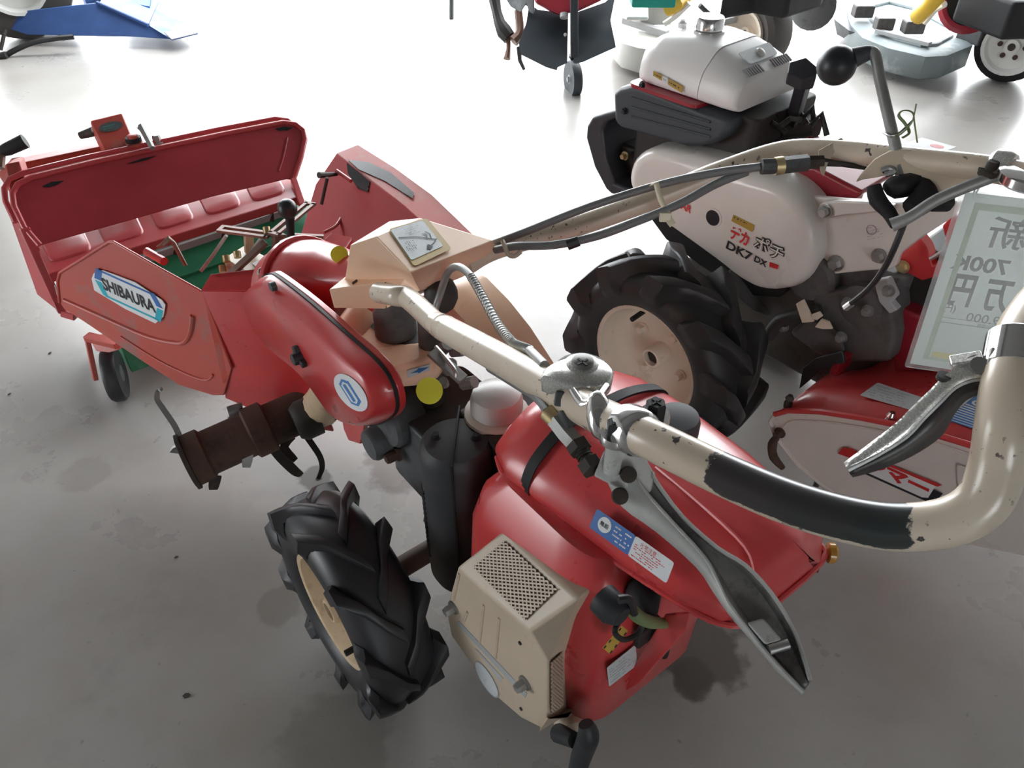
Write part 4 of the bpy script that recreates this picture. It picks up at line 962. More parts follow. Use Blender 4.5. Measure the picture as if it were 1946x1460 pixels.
m = MB(); m.prism([p + fn * .0012 for p in tpq], fn * .0012); m.build('tape_patch', 'tape_black', pl2)
# hinge tubes, T bolts
m = MB(); m.tube([atz(279, 478, .47), atz(312, 497, .47)], .0095, 14); m.build('hinge_tube', 'red', pl)
m = MB(); m.tube([atz(300, 470, .48), atz(322, 456, .50)], .0042, 8); m.tube([atz(309, 466, .49), atz(322, 454, .50), atz(330, 462, .49), atz(353, 505, .44)], [.006, .008, .005, .0045], 8); m.build('t_bolt', 'bracket_brown', tr)
m = MB(); m.tube([atz(606, 333, .52), atz(640, 331, .50)], [.008, .005], 8); m.tube([atz(622, 338, .52), atz(616, 365, .48), atz(611, 388, .45)], .0045, 8); m.build('t_bolt', 'soil_steel', tr)
m = MB(); m.tube([atz(640, 325, .508), atz(667, 344, .503)], .005, 10); m.build('hinge_tube', 'red_faded', pl2)
m = MB(); m.tube([atz(655, 400, .42), atz(640, 428, .41), atz(615, 442, .41)], .004, 8, sm=3); m.build('retaining_wire', 'red_worn', pl2)
# --- ridger adjusting brackets with slots
def slotted(p, q, w, zt, name='slotted_bracket'):
    d = (q - p).normalized(); sd = d.cross(UP).normalized(); m = MB()
    for sg in (-1, 1): m.bar(p + sd * sg * w * .7, q + sd * sg * w * .7, w * .3, zt)
    m.bar(p - d * .004, p + d * .006, w, zt); m.bar(q - d * .006, q + d * .004, w, zt)
    return m.build(name, 'bracket_brown', tr)
slotted(atz(420, 435, .52), atz(510, 447, .52), .013, .003); slotted(atz(520, 445, .525), atz(590, 387, .525), .013, .003)
m = MB(); m.bar(atz(555, 455, .51), atz(615, 458, .50), .004, .014); m.build('bracket_bar', 'bracket_brown', tr)
m = MB(); m.bar(atz(505, 460, .51), atz(418, 540, .45), .010, .004); m.build('bracket_bar', 'bracket_brown', tr, bevel=.001)
m = MB(); m.bar(atz(530, 445, .52), atz(532, 535, .42), .014, .010, A.l); m.build('bracket_post', 'bracket_brown', tr, bevel=.002)
m = MB(); m.bar(atz(472, 440, .51), atz(474, 480, .46), .010, .006, A.l); m.build('bracket_post', 'cream_rim', tr, bevel=.002)
m = MB(); m.tube([atz(430, 448, .51), atz(405, 485, .46), atz(382, 515, .42)], .004, 8); m.build('brace_rod', 'steel_dull', tr)
m = MB(); m.tube([atz(500, 448, .51), atz(478, 476, .47)], .004, 8); m.build('brace_rod', 'steel_dull', tr)
m = MB(); m.loft([[atz(x, y, .46) for x, y in ((425, 490), (465, 465), (530, 500), (500, 540))], [atz(x, y, .40) for x, y in ((430, 540), (470, 520), (535, 560), (500, 590))]]); m.build('hitch_plate', 'cream', tr, bevel=.004)
m = MB(); m.prism([atz(x, y, .465) for x, y in ((480, 505), (510, 490), (535, 500), (545, 530), (515, 535))], UP * .006); m.build('hitch_pad', 'sticker_white', tr)
for (x, y, z) in ((429, 486, .47), (422, 505, .45), (450, 478, .48), (506, 432, .53)):
    m = MB(); m.tube([atz(x, y, z), atz(x + 2, y + 12, z - .01)], .008, 10); m.build('brass_stud', 'brass_bolt', tr)
for (x, y) in ((405, 532), (432, 556)):
    m = MB(); m.tube([atz(x, y, .46), atz(x + 10, y + 5, .455)], .012, 10); m.build('clamp_boss', 'red', tr)
m = MB(); m.tube([atz(553, 450, .54), atz(551, 415, .58), atz(548, 392, .60)], [.008, .010, .012], 12); lb = m.build('shift_lever', 'black_matte', tr)
m = MB(); m.ball(atz(546, 397, .605), .0205, 18, V((1, 1, 1.05))); m.build('lever_knob', 'black_ball', lb)

# ================================================================== red and green mower unit behind the ridger
mo = thing('flail_mower', 'red mower attachment with green drum housing and small castor wheels beyond the ridger', 'mower', a(0, 1.35, 0))
pn4 = [a(-.37, 1.41, .30), a(.34, 1.41, .30), a(0, 1.545, .425)]
po_ = [(76, 466), (46, 432), (27, 392), (24, 368), (34, 350), (60, 338), (180, 308), (300, 282), (430, 254), (538, 233), (562, 236), (577, 248), (580, 265), (572, 300), (558, 342), (545, 340), (400, 374), (240, 420)]
pp, pnn = on_quad(pn4, po_)
m = MB(); m.prism(pp, -pnn * .004); fp = m.build('front_panel', 'red_panel', mo, bevel=.0015)
m = MB(); m.tube(pp[:15] , .008, 10); m.build('panel_rim', 'red_faded', fp)
m = MB(); m.tube([p + A.v(-.012, .030, .006) for p in pp[1:12]], .008, 10); m.build('rear_rim', 'red_faded', fp)
inn, _ = on_quad(pn4, [(546, 262), (538, 300), (530, 325)])
m = MB(); m.tube([p + pnn * .001 for p in inn], .003, 8, sm=3); m.build('pressed_line', 'red_panel', fp)
for q_ in ([(80, 355), (98, 346), (122, 344), (108, 352), (92, 357)], [(240, 312), (270, 302), (298, 296), (280, 304), (255, 310)], [(523, 245), (540, 241), (556, 243), (548, 248), (530, 249)]):
    cq, _ = on_quad(pn4, q_); m = MB(); m.prism([p + pnn * .001 for p in cq], pnn * .0006); m.build('scratch', 'tape_black', fp)
# legs of the panel
m = MB(); m.bar(pp[1], atz(118, 592, .10), .014, .012, A.t); m.bar(atz(118, 592, .10), atz(145, 600, .09), .012, .012); m.build('side_leg', 'red_faded', mo, bevel=.003)
m = MB(); m.bar(pp[14], atz(575, 392, .25), .010, .010, A.t); m.build('side_leg', 'red_faded', mo, bevel=.003)
m = MB(); m.prism([atz(40, 420, .33), atz(12, 395, .33), atz(70, 560, .14), atz(108, 590, .12)], A.v(.006, 0, 0)); m.build('side_plate', 'red_faded', mo, bevel=.002)
# pressed cover with raised pads
ck = [atz(72, 470, .286) + A.v(0, .06, .008), atz(560, 333, .286) + A.v(0, .06, .008), atz(572, 372, .266), atz(92, 520, .272)]
m = MB(); m.prism(ck, -UP * .004); cv_ = m.build('top_cover', 'red_faded', mo, bevel=.003)
m = MB(); m.prism([ck[3], ck[2], ck[2] - UP * .028 + A.v(0, .004, 0), ck[3] - UP * .028 + A.v(0, .004, 0)], A.v(0, -.003, 0)); m.build('cover_lip', 'red_faded', cv_, bevel=.002)
cn = (ck[1] - ck[0]).cross(ck[3] - ck[0]).normalized(); cn = cn if cn.z > 0 else -cn
for k in range(5):
    u0, u1 = .02 + k * .195, .17 + k * .195
    q_ = rounded([quad_pt(ck, u0, .08), quad_pt(ck, u1, .08), quad_pt(ck, u1, .80), quad_pt(ck, u0, .80)], .03, 5)
    m = MB(); m.loft([q_, [p + cn * .005 for p in inset(q_, .004)], [p + cn * .006 for p in inset(q_, .008)]]); m.build('raised_pad', 'red_faded', cv_, sharp=60)
m = MB(); m.prism([atz(105, 545, .235), atz(562, 392, .235), atz(565, 412, .205), atz(110, 565, .205)], A.v(0, .01, 0)); sf = m.build('seal_flap', 'dust_grey', mo)
for k in range(5):
    u = .1 + k * .2; m = MB(); m.bar(atz(105 + 457 * u, 540 - 153 * u, .238), atz(107 + 457 * u, 566 - 153 * u, .205), .006, .006); m.build('flap_clip', 'soil_steel', sf)
# green housing
gr = [a(-.30, 1.40, .225), a(.37, 1.40, .225), a(.37, 1.27, .21), a(.37, 1.16, .10), a(.37, 1.12, .03), a(-.30, 1.12, .03), a(-.30, 1.16, .10), a(-.30, 1.27, .21)]
m = MB(); prof_ = [(1.42, .225), (1.36, .225), (1.28, .205), (1.20, .15), (1.145, .09), (1.12, .03), (1.42, .03)]
m.loft([[a(-.31, l, z) for l, z in prof_], [a(.37, l, z) for l, z in prof_]]); gd = m.build('drum_housing', 'green_drum', mo, bevel=.003)
for l, z in ((1.245, .186), (1.17, .122)):
    m = MB(); m.tube([a(-.31, l, z), a(.37, l, z)], .003, 6); m.build('housing_seam', 'green_drum', gd)
# castor on the near side
m = MB(); m.bar(atz(165, 640, .17), atz(182, 722, .06), .010, .006, A.t); m.bar(atz(165, 640, .17), atz(225, 655, .17), .012, .008); fk = m.build('castor_fork', 'red_worn', mo, bevel=.002)
cw = atz(218, 712, .072); ca_ = A.v(1, -.35, 0).normalized()
m = MB(); m.lathe(cw, ca_, [(.045, -.018), (.066, -.018), (.072, -.010), (.072, .010), (.066, .018), (.045, .018)], 28); wh_ = m.build('castor_wheel', 'rubber', mo)
m = MB(); m.lathe(cw, ca_, [(.010, -.026), (.014, -.020), (.044, -.012), (.044, .012), (.014, .02)], 24); m.build('castor_hub', 'gearbox_grey', wh_)
m = MB(); m.prism([atz(172, 650, .16), atz(208, 648, .17), atz(228, 665, .16), atz(205, 672, .14), atz(182, 668, .14)], A.v(.03, .02, 0)); m.build('castor_bracket', 'red_worn', mo, bevel=.003)
m = MB(); m.lathe(a(.34, 1.12, .07), ca_, [(.045, -.018), (.066, -.018), (.070, -.010), (.070, .010), (.066, .018), (.045, .018)], 24); m.build('castor_wheel', 'rubber', mo)
m = MB(); m.bar(a(-.31, 1.40, .05), a(.37, 1.40, .05), .02, .02); m.build('rear_rail', 'red_faded', mo)
# hitch head on the back rail
hz_ = .50
m = MB(); hp = [atz(170, 228, hz_), atz(232, 213, hz_), atz(264, 290, hz_ - .08), atz(205, 300, hz_ - .08)]
m.prism(hp, [p - UP * .06 + A.v(0, .02, 0) for p in hp]); hh = m.build('hitch_head', 'red_worn', mo, bevel=.006)
hn = (hp[1] - hp[0]).cross(hp[3] - hp[0]).normalized(); hn = hn if hn.z > 0 else -hn
oc_ = quad_pt(hp, .5, .28); ou, ov = (hp[1] - hp[0]) * .36, (hp[3] - hp[0]) * .12
pl_ = MB().prism(oval(oc_ + hn * .001, ou, ov, 1), hn * .001).build('oval_plate', 'gearbox_grey', hh)
fineprint('print', [oc_ + ou * sx_ * .75 + ov * sy_ * .6 + hn * .0012 for sx_, sy_ in ((-1, 1), (1, 1), (1, -1), (-1, -1))], 2, 'teal', pl_, hn, seed=6)
m = MB(); m.tube([atz(152, 258, .45), atz(178, 250, .46)], [.010, .014], 10); m.build('hitch_pin', 'soil_steel', hh)
m = MB(); m.tube([atz(262, 245, .47), atz(268, 240, .475), atz(290, 282, .44)], [.008, .010, .008], 8); m.build('hitch_spring', 'steel_dull', hh)
m = MB(); m.lathe(atz(258, 278, .43), UP, [(.026, 0), (.026, .012), (.016, .014), (.014, .034), (.010, .036)], 16); m.build('hitch_bolt', 'red_worn', hh)
m = MB(); m.lathe(atz(256, 272, .438), UP, [(.022, 0), (.022, .018)], 16); m.build('hitch_collar', 'black_matte', hh)
m = MB(); m.hexbolt(atz(300, 272, .43), UP, .012, .02); m.build('hitch_nut', 'steel_dull', hh)
m = MB(); m.bar(atz(28, 322, .40), atz(205, 285, .40), .022, .022); m.bar(atz(205, 292, .40), atz(420, 262, .36), .014, .014); m.build('hitch_rail', 'red_worn', mo, bevel=.004)
m = MB(); m.prism([atz(14, 312, .46), atz(36, 306, .46), atz(48, 345, .42), atz(20, 372, .40), atz(-6, 330, .42)], A.v(.02, .03, 0)); m.build('crank_bracket', 'red_worn', mo, bevel=.004)
m = MB(); m.tube([atz(2, 288, .50), atz(14, 284, .505), atz(48, 268, .52)], [.013, .017, .019], 12); ck_ = m.build('crank_handle', 'black_matte', mo)
m = MB(); m.tube([atz(4, 288, .50), atz(2, 320, .47)], .009, 8); m.build('crank_stem', 'bracket_brown', ck_)

# ================================================================== white and red walking tractor on the right
_wp = atd(1254, 672, 1.84); _wa = R(42)
B = Frame(_wp.x + .26 * math.cos(_wa), _wp.y + .26 * math.sin(_wa), 42)
b = B.w; nB = -B.t
tb = thing('walking_tractor', 'white and red walking tractor with large lugged wheel and cream belt cover beyond the handlebar', 'tractor', b(0, 0, 0))
make_wheel(B, tb, -.26, 0, .250, .252, .150, .140, 10, .036, 'rubber_dusty', 'cream_rim_pale', hub_out=.035, sweep=.50, bolts=4, hub_r=.026, rot=.25)
make_wheel(B, tb, .26, 0, .250, .250, .150, .140, 9, .030, 'rubber_dusty', 'cream_rim_pale', out=1, hub_out=.03, sweep=.50, bolts=4, hub_r=.026)
MB().tube([b(-.22, 0, .25), b(.22, 0, .25)], .024, 14).build('axle', 'gearbox_dirty', tb)
# gear case
m = MB(); m.loft([rounded([b(-.08, -.40, z), b(.10, -.40, z), b(.10, .10, z), b(-.08, .10, z)], .04) for z in (.24, .28, .50, .56)]); gc = m.build('gear_case', 'gearbox_dirty', tb, bevel=.01)
m = MB(); m.tube([b(-.03, -.10, .40), b(0, -.02, .27), b(0, 0, .18)], [.09, .09, .07], 16, sm=3); m.build('case_leg', 'gearbox_dirty', tb)
m = MB(); c = B.s(1540, 530, -.10); m.lathe(c, nB, [(.055, -.05), (.055, 0), (.045, .008)], 24); m.build('case_boss', 'gearbox_dirty', gc)
m = MB(); c = B.s(1640, 580, -.10); m.lathe(c, nB, [(.045, -.05), (.045, .01), (.03, .016)], 24); m.build('case_boss', 'gearbox_dirty', gc)
m = MB(); m.prism([B.s(x, y, -.11) for x, y in ((1540, 560), (1690, 540), (1700, 640), (1690, 690), (1600, 690), (1560, 650))], B.v(.08, 0, 0)); m.build('case_cover', 'gearbox_dirty', gc, bevel=.010)
m = MB(); m.loft([[B.s(x, y, -.13) for x, y in ((1500, 632), (1540, 600), (1590, 628), (1610, 668), (1560, 676))], [B.s(x, y, -.05) for x, y in ((1500, 632), (1540, 600), (1590, 628), (1610, 668), (1560, 676))]]); m.build('stand_lug', 'gearbox_dirty', tb, bevel=.01)
m = MB(); m.tube([B.s(1460, 640, -.15), B.s(1482, 612, -.14), B.s(1520, 600, -.13), B.s(1560, 590, -.12)], [.014, .016, .013, .012], 10, sm=3); m.build('link_arm', 'engine_dark', tb)
for (x, y) in ((1490, 620), (1612, 575), (1650, 590), (1690, 552), (1600, 640)):
    m = MB(); m.hexbolt(B.s(x, y, -.135), nB, .009, .012); m.build('bolt', 'steel_dull', gc)
m = MB(); m.prism([B.s(x, y, -.12) for x, y in ((1660, 535), (1686, 530), (1702, 565), (1692, 575), (1705, 590), (1690, 597), (1670, 575))], B.v(.02, 0, 0)); m.build('bare_bracket', 'bare_grey', tb, bevel=.003)
for q_ in (((1512, 578), (1526, 570), (1546, 612), (1524, 614)), ((1542, 598), (1556, 593), (1562, 602), (1552, 609), (1543, 606)), ((1548, 622), (1560, 607), (1574, 612), (1581, 626), (1562, 626))):
    m = MB(); m.prism([B.s(x, y, -.145) for x, y in q_], B.v(.006, 0, 0)); m.build('paint_flake', 'dried_chip', tb, bevel=.001)
# belt cover
bo_ = [(1204, 326), (1207, 350), (1232, 386), (1281, 427), (1367, 490), (1427, 533), (1466, 547), (1513, 543), (1544, 520), (1561, 478), (1558, 426), (1539, 384), (1505, 352), (1461, 334), (1383, 306), (1300, 286), (1262, 280), (1236, 282), (1214, 298)]
bp_ = smooth_ring([B.s(x, y, -.115) for x, y in bo_], 3)
c0 = sum(bp_, V((0, 0, 0))) / len(bp_)
m = MB(); m.loft([[p + B.t * .07 for p in bp_], bp_, [p + nB * .012 for p in inset(bp_, .004)], [p + nB * .024 for p in inset(bp_, .016)], [p + nB * .028 for p in inset(bp_, .034)]]); bcv = m.build('belt_cover', 'cream_clean', tb, sharp=60)
m = MB(); m.prism([B.s(x, y, -.085) for x, y in ((1225, 400), (1290, 425), (1440, 530), (1500, 550), (1480, 566), (1420, 562), (1330, 505), (1265, 455))], B.v(.02, 0, 0)); m.build('under_guard', 'black_matte', tb, bevel=.003)
SB = -.1440
hc_ = B.s(1355, 414, SB); m = MB(); m.lathe(hc_, nB, [(.022, -.004), (.022, .0006), (.0175, .0010)], 28); m.build('inspection_rim', 'cream_clean', bcv)
m = MB(); m.lathe(hc_, nB, [(.0175, 0), (.0175, .0015)], 28); m.build('inspection_hole', 'black_ball', bcv)
x1 = (B.s(1456, 500, SB) - B.s(1380, 460, SB)); n_ = nB
y1 = n_.cross(x1.normalized()); y1 = y1 if y1.z > 0 else -y1
def bt(s, px, py, hpx, mat, wpx=None, **k):
    c_ = B.s(px, py, SB - .0006); t_ = (c_ - CAMP).dot(ray(973, 730).normalized())
    return text('lettering', s, c_, x1, y1, hpx * t_ / FPX, mat, bcv, width=None if wpx is None else wpx * t_ / FPX, **k)
bt('デカ', 1406, 448, 30, 'red_print', 42, bold=.035)
bt('ポチ', 1462, 471, 35.0, 'black_print', bold=.065)
bt('ポチ', 1462, 471, 30.8, 'cream_clean', bold=.008, lift=.0016)
bt('DK7', 1405, 477, 18, 'black_print', 58, bold=.03)
bt('DX', 1446, 497, 13, 'black_print', 28, bold=.03)
bt('YANMAR', 1284, 384, 15, 'red_print', 76, bold=.02)
def bd_(px4, mat, name):
    q_ = [B.s(x, y, SB - .0005) for x, y in px4]; return decal(name, q_, mat, bcv, nB, rad=.001)
bd_([(1463, 498), (1480, 504), (1478, 512), (1462, 507)], 'red_print', 'seal_mark')
gs = bd_([(1394, 408), (1434, 428), (1430, 441), (1390, 420)], 'gold_sticker', 'maker_sticker')
gq = [B.s(x, y, SB - .0012) for x, y in ((1392, 415), (1431, 435), (1434, 428), (1394, 408))]
fineprint('print', gq, 1, 'black_print', gs, nB, seed=4, thick=.4)
# cream side plate with lug and bolts
sp_ = [(1538, 372), (1600, 378), (1700, 385), (1800, 380), (1835, 385), (1812, 412), (1760, 446), (1712, 482), (1704, 505), (1690, 512), (1620, 518), (1545, 526), (1500, 520), (1490, 420)]
m = MB(); m.prism([B.s(x, y, -.095) for x, y in sp_], B.v(.012, 0, 0)); spl = m.build('side_plate', 'cream_clean', tb, bevel=.004)
lg = [(1556, 388), (1590, 382), (1676, 385), (1700, 392), (1690, 402), (1600, 410), (1565, 418), (1556, 408)]
m = MB(); m.prism([B.s(x, y, -.11) for x, y in lg], B.v(.016, 0, 0)); m.build('handle_lug', 'cream_clean', spl, bevel=.004)
for (x, y, r) in ((1569, 401, .011), (1589, 500, .013), (1671, 486, .011)):
    m = MB(); m.hexbolt(B.s(x, y, -.112 if y < 420 else -.097), nB, r, .012); m.build('bolt', 'steel', spl)
pq = [B.s(x, y, -.0956) for x, y in ((1646, 462), (1690, 452), (1690, 420), (1646, 428))]
fineprint('print', pq, 5, 'purple_print', spl, nB, seed=9, fill=.6, thick=.2)
m = MB(); cq = B.s(1656, 437, -.0955); m.lathe(cq, nB, [(.010, 0), (.010, .0008), (.0085, .0008), (.0085, 0)], 24, caps=False); m.build('ring_mark', 'purple_print', spl)
# red body panels behind
m = MB(); m.prism([B.s(x, y, -.06) for x, y in ((1440, 332), (1500, 318), (1545, 316), (1590, 340), (1640, 366), (1625, 380), (1560, 384), (1480, 380))], B.v(.14, 0, 0)); m.build('body_panel', 'red_wine', tb, bevel=.008)
m = MB(); m.prism([B.s(x, y, -.05) for x, y in ((1700, 470), (1742, 445), (1760, 470), (1772, 505), (1800, 498), (1830, 440), (1840, 470), (1800, 520), (1752, 534), (1715, 515))], B.v(.03, 0, 0)); m.build('rear_panel', 'red', tb, bevel=.003)
m = MB(); m.prism([B.s(x, y, -.05) for x, y in ((1800, 470), (1790, 430), (1810, 408), (1845, 415), (1850, 470))], B.v(.05, 0, 0)); m.build('rear_panel', 'red', tb, bevel=.003)
m = MB(); m.box(b(.04, -.46, .52), B.v(.07, 0, 0), B.v(0, .08, 0), UP * .09); m.build('hitch_body', 'engine_dark', tb, bevel=.01)
m = MB(); m.hexbolt(B.s(1716, 507, -.055), nB, .010, .008); m.build('bolt', 'brass_bolt', tb)
m = MB(); m.tube([B.s(1768, 492, -.07), B.s(1790, 480, -.07)], .004, 8); m.build('hitch_wire', 'steel', tb)
m = MB(); m.prism([B.s(x, y, -.07) for x, y in ((1683, 597), (1704, 584), (1760, 606), (1770, 700), (1700, 712), (1690, 660))], B.v(.12, 0, 0)); rp_ = m.build('rotary_mast', 'red_wine', tb, bevel=.008)
m = MB(); m.hexbolt(B.s(1692, 625, -.075), nB, .011, .012); m.build('bolt', 'soil_steel', rp_)
# engine
m = MB(); m.loft([rounded([b(-.07, -.02, z), b(.16, -.02, z), b(.16, .30, z), b(-.07, .30, z)], .02) for z in (.50, .54, .74, .755)]); en = m.build('engine_block', 'engine_dark', tb, bevel=.006)
mf = [(1168, 174), (1178, 166), (1208, 158), (1335, 205), (1392, 228), (1396, 244), (1380, 262), (1352, 276), (1312, 279), (1240, 258), (1180, 240), (1170, 228)]
m = MB(); mfp = [B.s(x, y, -.10) for x, y in mf]; m.loft([[p + B.t * .10 for p in mfp], mfp, [p + nB * .012 for p in inset(mfp, .012)]]); mg = m.build('silencer_guard', 'charcoal_guard', tb, bevel=.006)
for k in range(3):
    m = MB(); m.tube([B.s(1200, 186 + k * 18, -.113), B.s(1350, 232 + k * 14, -.113)], .003, 6); m.build('guard_rib', 'charcoal_guard', mg)
for (x, y) in ((1187, 211), (1221, 161)):
    m = MB(); m.hexbolt(B.s(x, y, -.115), nB, .006, .006); m.build('bolt', 'black_ball', mg)
m = MB(); m.box(b(.05, .02, .66), B.v(.10, 0, 0), B.v(0, .03, 0), UP * .06)
m.build('cylinder_fins', 'engine_dark', tb, bevel=.004)
for k in range(5):
    m = MB(); m.box(b(.03, -.02, .60 + k * .022), B.v(.09, 0, 0), B.v(0, .035, 0), UP * .004); m.build('cooling_fin', 'gearbox_dirty', en)
m = MB(); m.loft([rounded([b(-.05 + i * .01, -.03 - i * .01, z), b(.12 - i * .01, -.03 - i * .01, z), b(.12 - i * .01, -.20 + i * .01, z), b(-.05 + i * .01, -.20 + i * .01, z)], .02) for i, z in ((0, .56), (0, .665), (1, .690))]); rw = m.build('blower_housing', 'red_wine', tb, bevel=.006)
for k in range(5):
    m = MB(); m.bar(b(.0 + k * .02, -.06, .692), b(.0 + k * .02, -.16, .692), .003, .003); m.build('vent_rib', 'red_wine', rw)
# front bumper guard
bg_ = [(1112, 262), (1114, 240), (1124, 222), (1150, 214), (1172, 208), (1178, 222), (1150, 232), (1144, 250), (1150, 300), (1166, 348), (1196, 360), (1192, 374), (1160, 370), (1150, 360), (1128, 318)]
gp_ = [B.s(x, y, -.10) for x, y in bg_]
m = MB(); m.prism(gp_, B.v(.22, 0, 0)); m.build('front_guard', 'black_guard', tb, bevel=.010, seg=3)
m = MB(); m.prism([B.s(x, y, .10) for x, y in ((1150, 240), (1200, 225), (1230, 260), (1230, 360), (1180, 370))], B.v(.01, 0, 0)); m.build('guard_back', 'black_matte', tb)
m = MB(); m.box(b(.02, .36, .52), B.v(.06, 0, 0), B.v(0, .05, 0), UP * .06); m.build('front_weight', 'engine_dark', tb, bevel=.01)
m = MB(); m.hexbolt(B.s(1188, 296, -.06), nB, .008, .010); m.build('copper_bolt', 'brass_bolt', tb)
# fuel tank with air cleaner end
def tsec(l, k, zt, zb=.765):
    return rounded([b(-.105 * k, l, zb), b(.145 * k, l, zb), b(.140 * k, l, zb + .05), b(.09 * k, l, zt), b(-.05 * k, l, zt), b(-.098 * k, l, zb + .055)], .022, 4)
m = MB(); m.loft([tsec(.285, .80, .835, .775), tsec(.278, .94, .850), tsec(.25, 1.0, .862), tsec(.18, 1.0, .868), tsec(.115, 1.0, .864)]); ft = m.build('fuel_tank', 'white_plastic', tb, sharp=60)
m = MB(); m.loft([tsec(.113, 1.0, .862), tsec(.09, 1.0, .855), tsec(.055, 1.0, .838), tsec(.030, .98, .828), tsec(.020, .92, .820)]); ac = m.build('air_cleaner_end', 'white_plastic', tb, sharp=60)
m = MB(); m.prism(rounded([b(-.12, .10, .757), b(.15, .10, .757), b(.15, .29, .757), b(-.12, .29, .757)], .02), UP * .008); m.build('tank_flange', 'red_wine', ft)
m = MB(); m.lathe(b(.02, .195, .866), UP, [(.036, 0), (.036, .004), (.031, .006), (.031, .026), (.028, .030), (.014, .032)], 32); cap = m.build('filler_cap', 'chrome', ft)
m = MB(); m.lathe(b(.015, .262, .860), UP, [(.010, 0), (.010, .010), (.005, .014), (.005, .018)], 14); m.build('breather', 'white_plastic', ft)
fq_ = [B.s(x, y, -.1045) for x, y in ((1243, 143), (1244, 134), (1299, 163), (1298, 176))]
for k, (u0, u1, mt) in enumerate(((0, .30, 'gold_sticker'), (.32, .50, 'sticker_white'), (.52, 1.0, 'gold_sticker'))):
    q_ = [quad_pt([fq_[0], fq_[3], fq_[2], fq_[1]], u, v) for u, v in ((u0, 0), (u1, 0), (u1, 1), (u0, 1))]
    s_ = decal('caution_sticker', [p + nB * .003 for p in q_], mt, ft, nB, rad=0)
    fineprint('print', [p + nB * .003 for p in q_], 1, 'black_print', s_, nB, seed=20 + k, thick=.3, fill=.6)
# vents and recess of the air cleaner end
nA = (UP * .75 - B.l * .66).normalized(); uA = B.t
for cx in (-.035, .065):
    for k in range(8):
        c_ = b(cx + (k - 3.5) * .008, .036, .8335); m = MB(); m.box(c_, B.t * .0018, (B.l * .75 + UP * .45).normalized() * .010, nA * .0015); m.build('vent_slot', 'dust_grey', ac)
m = MB(); m.prism(rounded([b(-.03, .082, .8555), b(.08, .082, .8555), b(.075, .052, .8395), b(-.025, .052, .8395)], .008), nA * .002); m.build('recess', 'sticker_worn', ac)
m = MB(); m.lathe(b(.03, .066, .848), nA, [(.012, 0), (.010, .004), (.004, .006)], 16); m.build('wing_nut', 'machine_white', ac)
# black post with top bracket
pA, pB = atz(1506, 232, .72), atz(1530, 148, .84)
m = MB(); m.bar(pA, pB, .014, .012, B.l); ps = m.build('handle_post', 'black_guard', tb, bevel=.003)
m = MB(); m.prism([atz(1497, 138, .86), atz(1500, 118, .87), atz(1532, 108, .88), atz(1555, 128, .87), atz(1552, 145, .855), atz(1525, 152, .85)], -UP * .022); m.build('post_cap', 'black_guard', ps, bevel=.003)
for k in range(6):
    x, y = 1445 + k * 19, 224 + (k % 3) * 8; p = atz(x, y, .74)
    m = MB(); m.tube([p, p + V((.02, .01, random.uniform(-.02, .03))), p + V((.035, -.01, random.uniform(-.03, .02)))], .006, 8); m.build('linkage', 'engine_dark', tb)
m = MB(); m.box(atz(1510, 240, .70), V((.05, .02, 0)), V((-.01, .025, 0)), V((0, 0, .02))); m.build('linkage_base', 'engine_dark', tb, bevel=.005)
# --- rotary unit
SR = -.27
rs_ = [(1465, 800), (1474, 788), (1500, 781), (1560, 783), (1640, 795), (1740, 815), (1850, 848), (1946, 882), (2040, 925)]
rbm = [(2040, 1075), (1946, 1057), (1840, 1036), (1760, 1030), (1690, 1008), (1600, 950), (1520, 885), (1475, 830)]
rp = [B.s(x, y, SR) for x, y in rs_ + rbm]
m = MB(); m.prism(rp, B.v(.006, 0, 0)); rsp = m.build('rotary_side_plate', 'cream_clean', tb, bevel=.002)
m = MB(); m.tube([p + nB * .002 for p in rp[-3:] + rp[:9]], .0048, 8); m.build('plate_bead', 'cream_clean', rsp)
ib = [B.s(x, y, SR - .001) for x, y in ((1490, 812), (1510, 800), (1600, 806), (1740, 832), (1850, 866), (1946, 902))]
m = MB(); m.tube(ib, .0025, 6, sm=3); m.build('pressed_line', 'cream_clean', rsp)
tops = [B.loc(B.s(x, y, SR)) for x, y in rs_]
prof = [(q.y, q.z + .002) for q in tops]
# cover: the profile over the rotor carried across the machine
m = MB(); R0, R1 = SR + .001, .27
m.loft([[b(s_, l, z) for l, z in prof] for s_ in (R0, -.1, .1, R1)], caps=False, closed=False)
cvr = m.build('rotary_cover', 'red_tank', tb, sharp=60); so = cvr.modifiers.new('solid', 'SOLIDIFY'); so.thickness = .004
lip = [b(SR - .004, l, z + .001) for l, z in prof]
m = MB(); m.tube(lip[1:], .006, 8); m.build('cover_lip', 'red_tank', cvr)
m = MB(); m.prism([B.s(x, y, -.16) for x, y in ((1518, 740), (1525, 700), (1548, 682), (1600, 668), (1605, 690), (1560, 705))], B.v(.008, .0, 0)); m.build('mud_flap', 'black_plastic', tb, bevel=.002)
m = MB(); m.box(B.s(1600, 690, -.13), B.v(.03, 0, 0), B.v(0, .008, 0), UP * .018); m.build('hinge_block', 'red_wine', tb, bevel=.003)
for (x, y, mt) in ((1688, 796, 'chrome'), (1497, 762, 'rubber_brown')):
    p = B.s(x, y + 8, SR + .012); m = MB(); m.lathe(p, UP, [(.008, -.005), (.009, .006), (.006, .012), (.009, .018), (.005, .026)], 14); m.build('rubber_stop', mt, rsp)
m = MB(); m.hexbolt(B.s(1483, 822, SR - .002), nB, .009, .014); m.build('bolt', 'rust', rsp)
m = MB(); m.tube([B.s(1478, 828, SR - .01), B.s(1468, 845, SR - .005), B.s(1470, 868, SR), B.s(1488, 890, SR + .01)], [.006, .010, .010, .006], 8, sm=4); m.build('hose_loop', 'rust', tb)
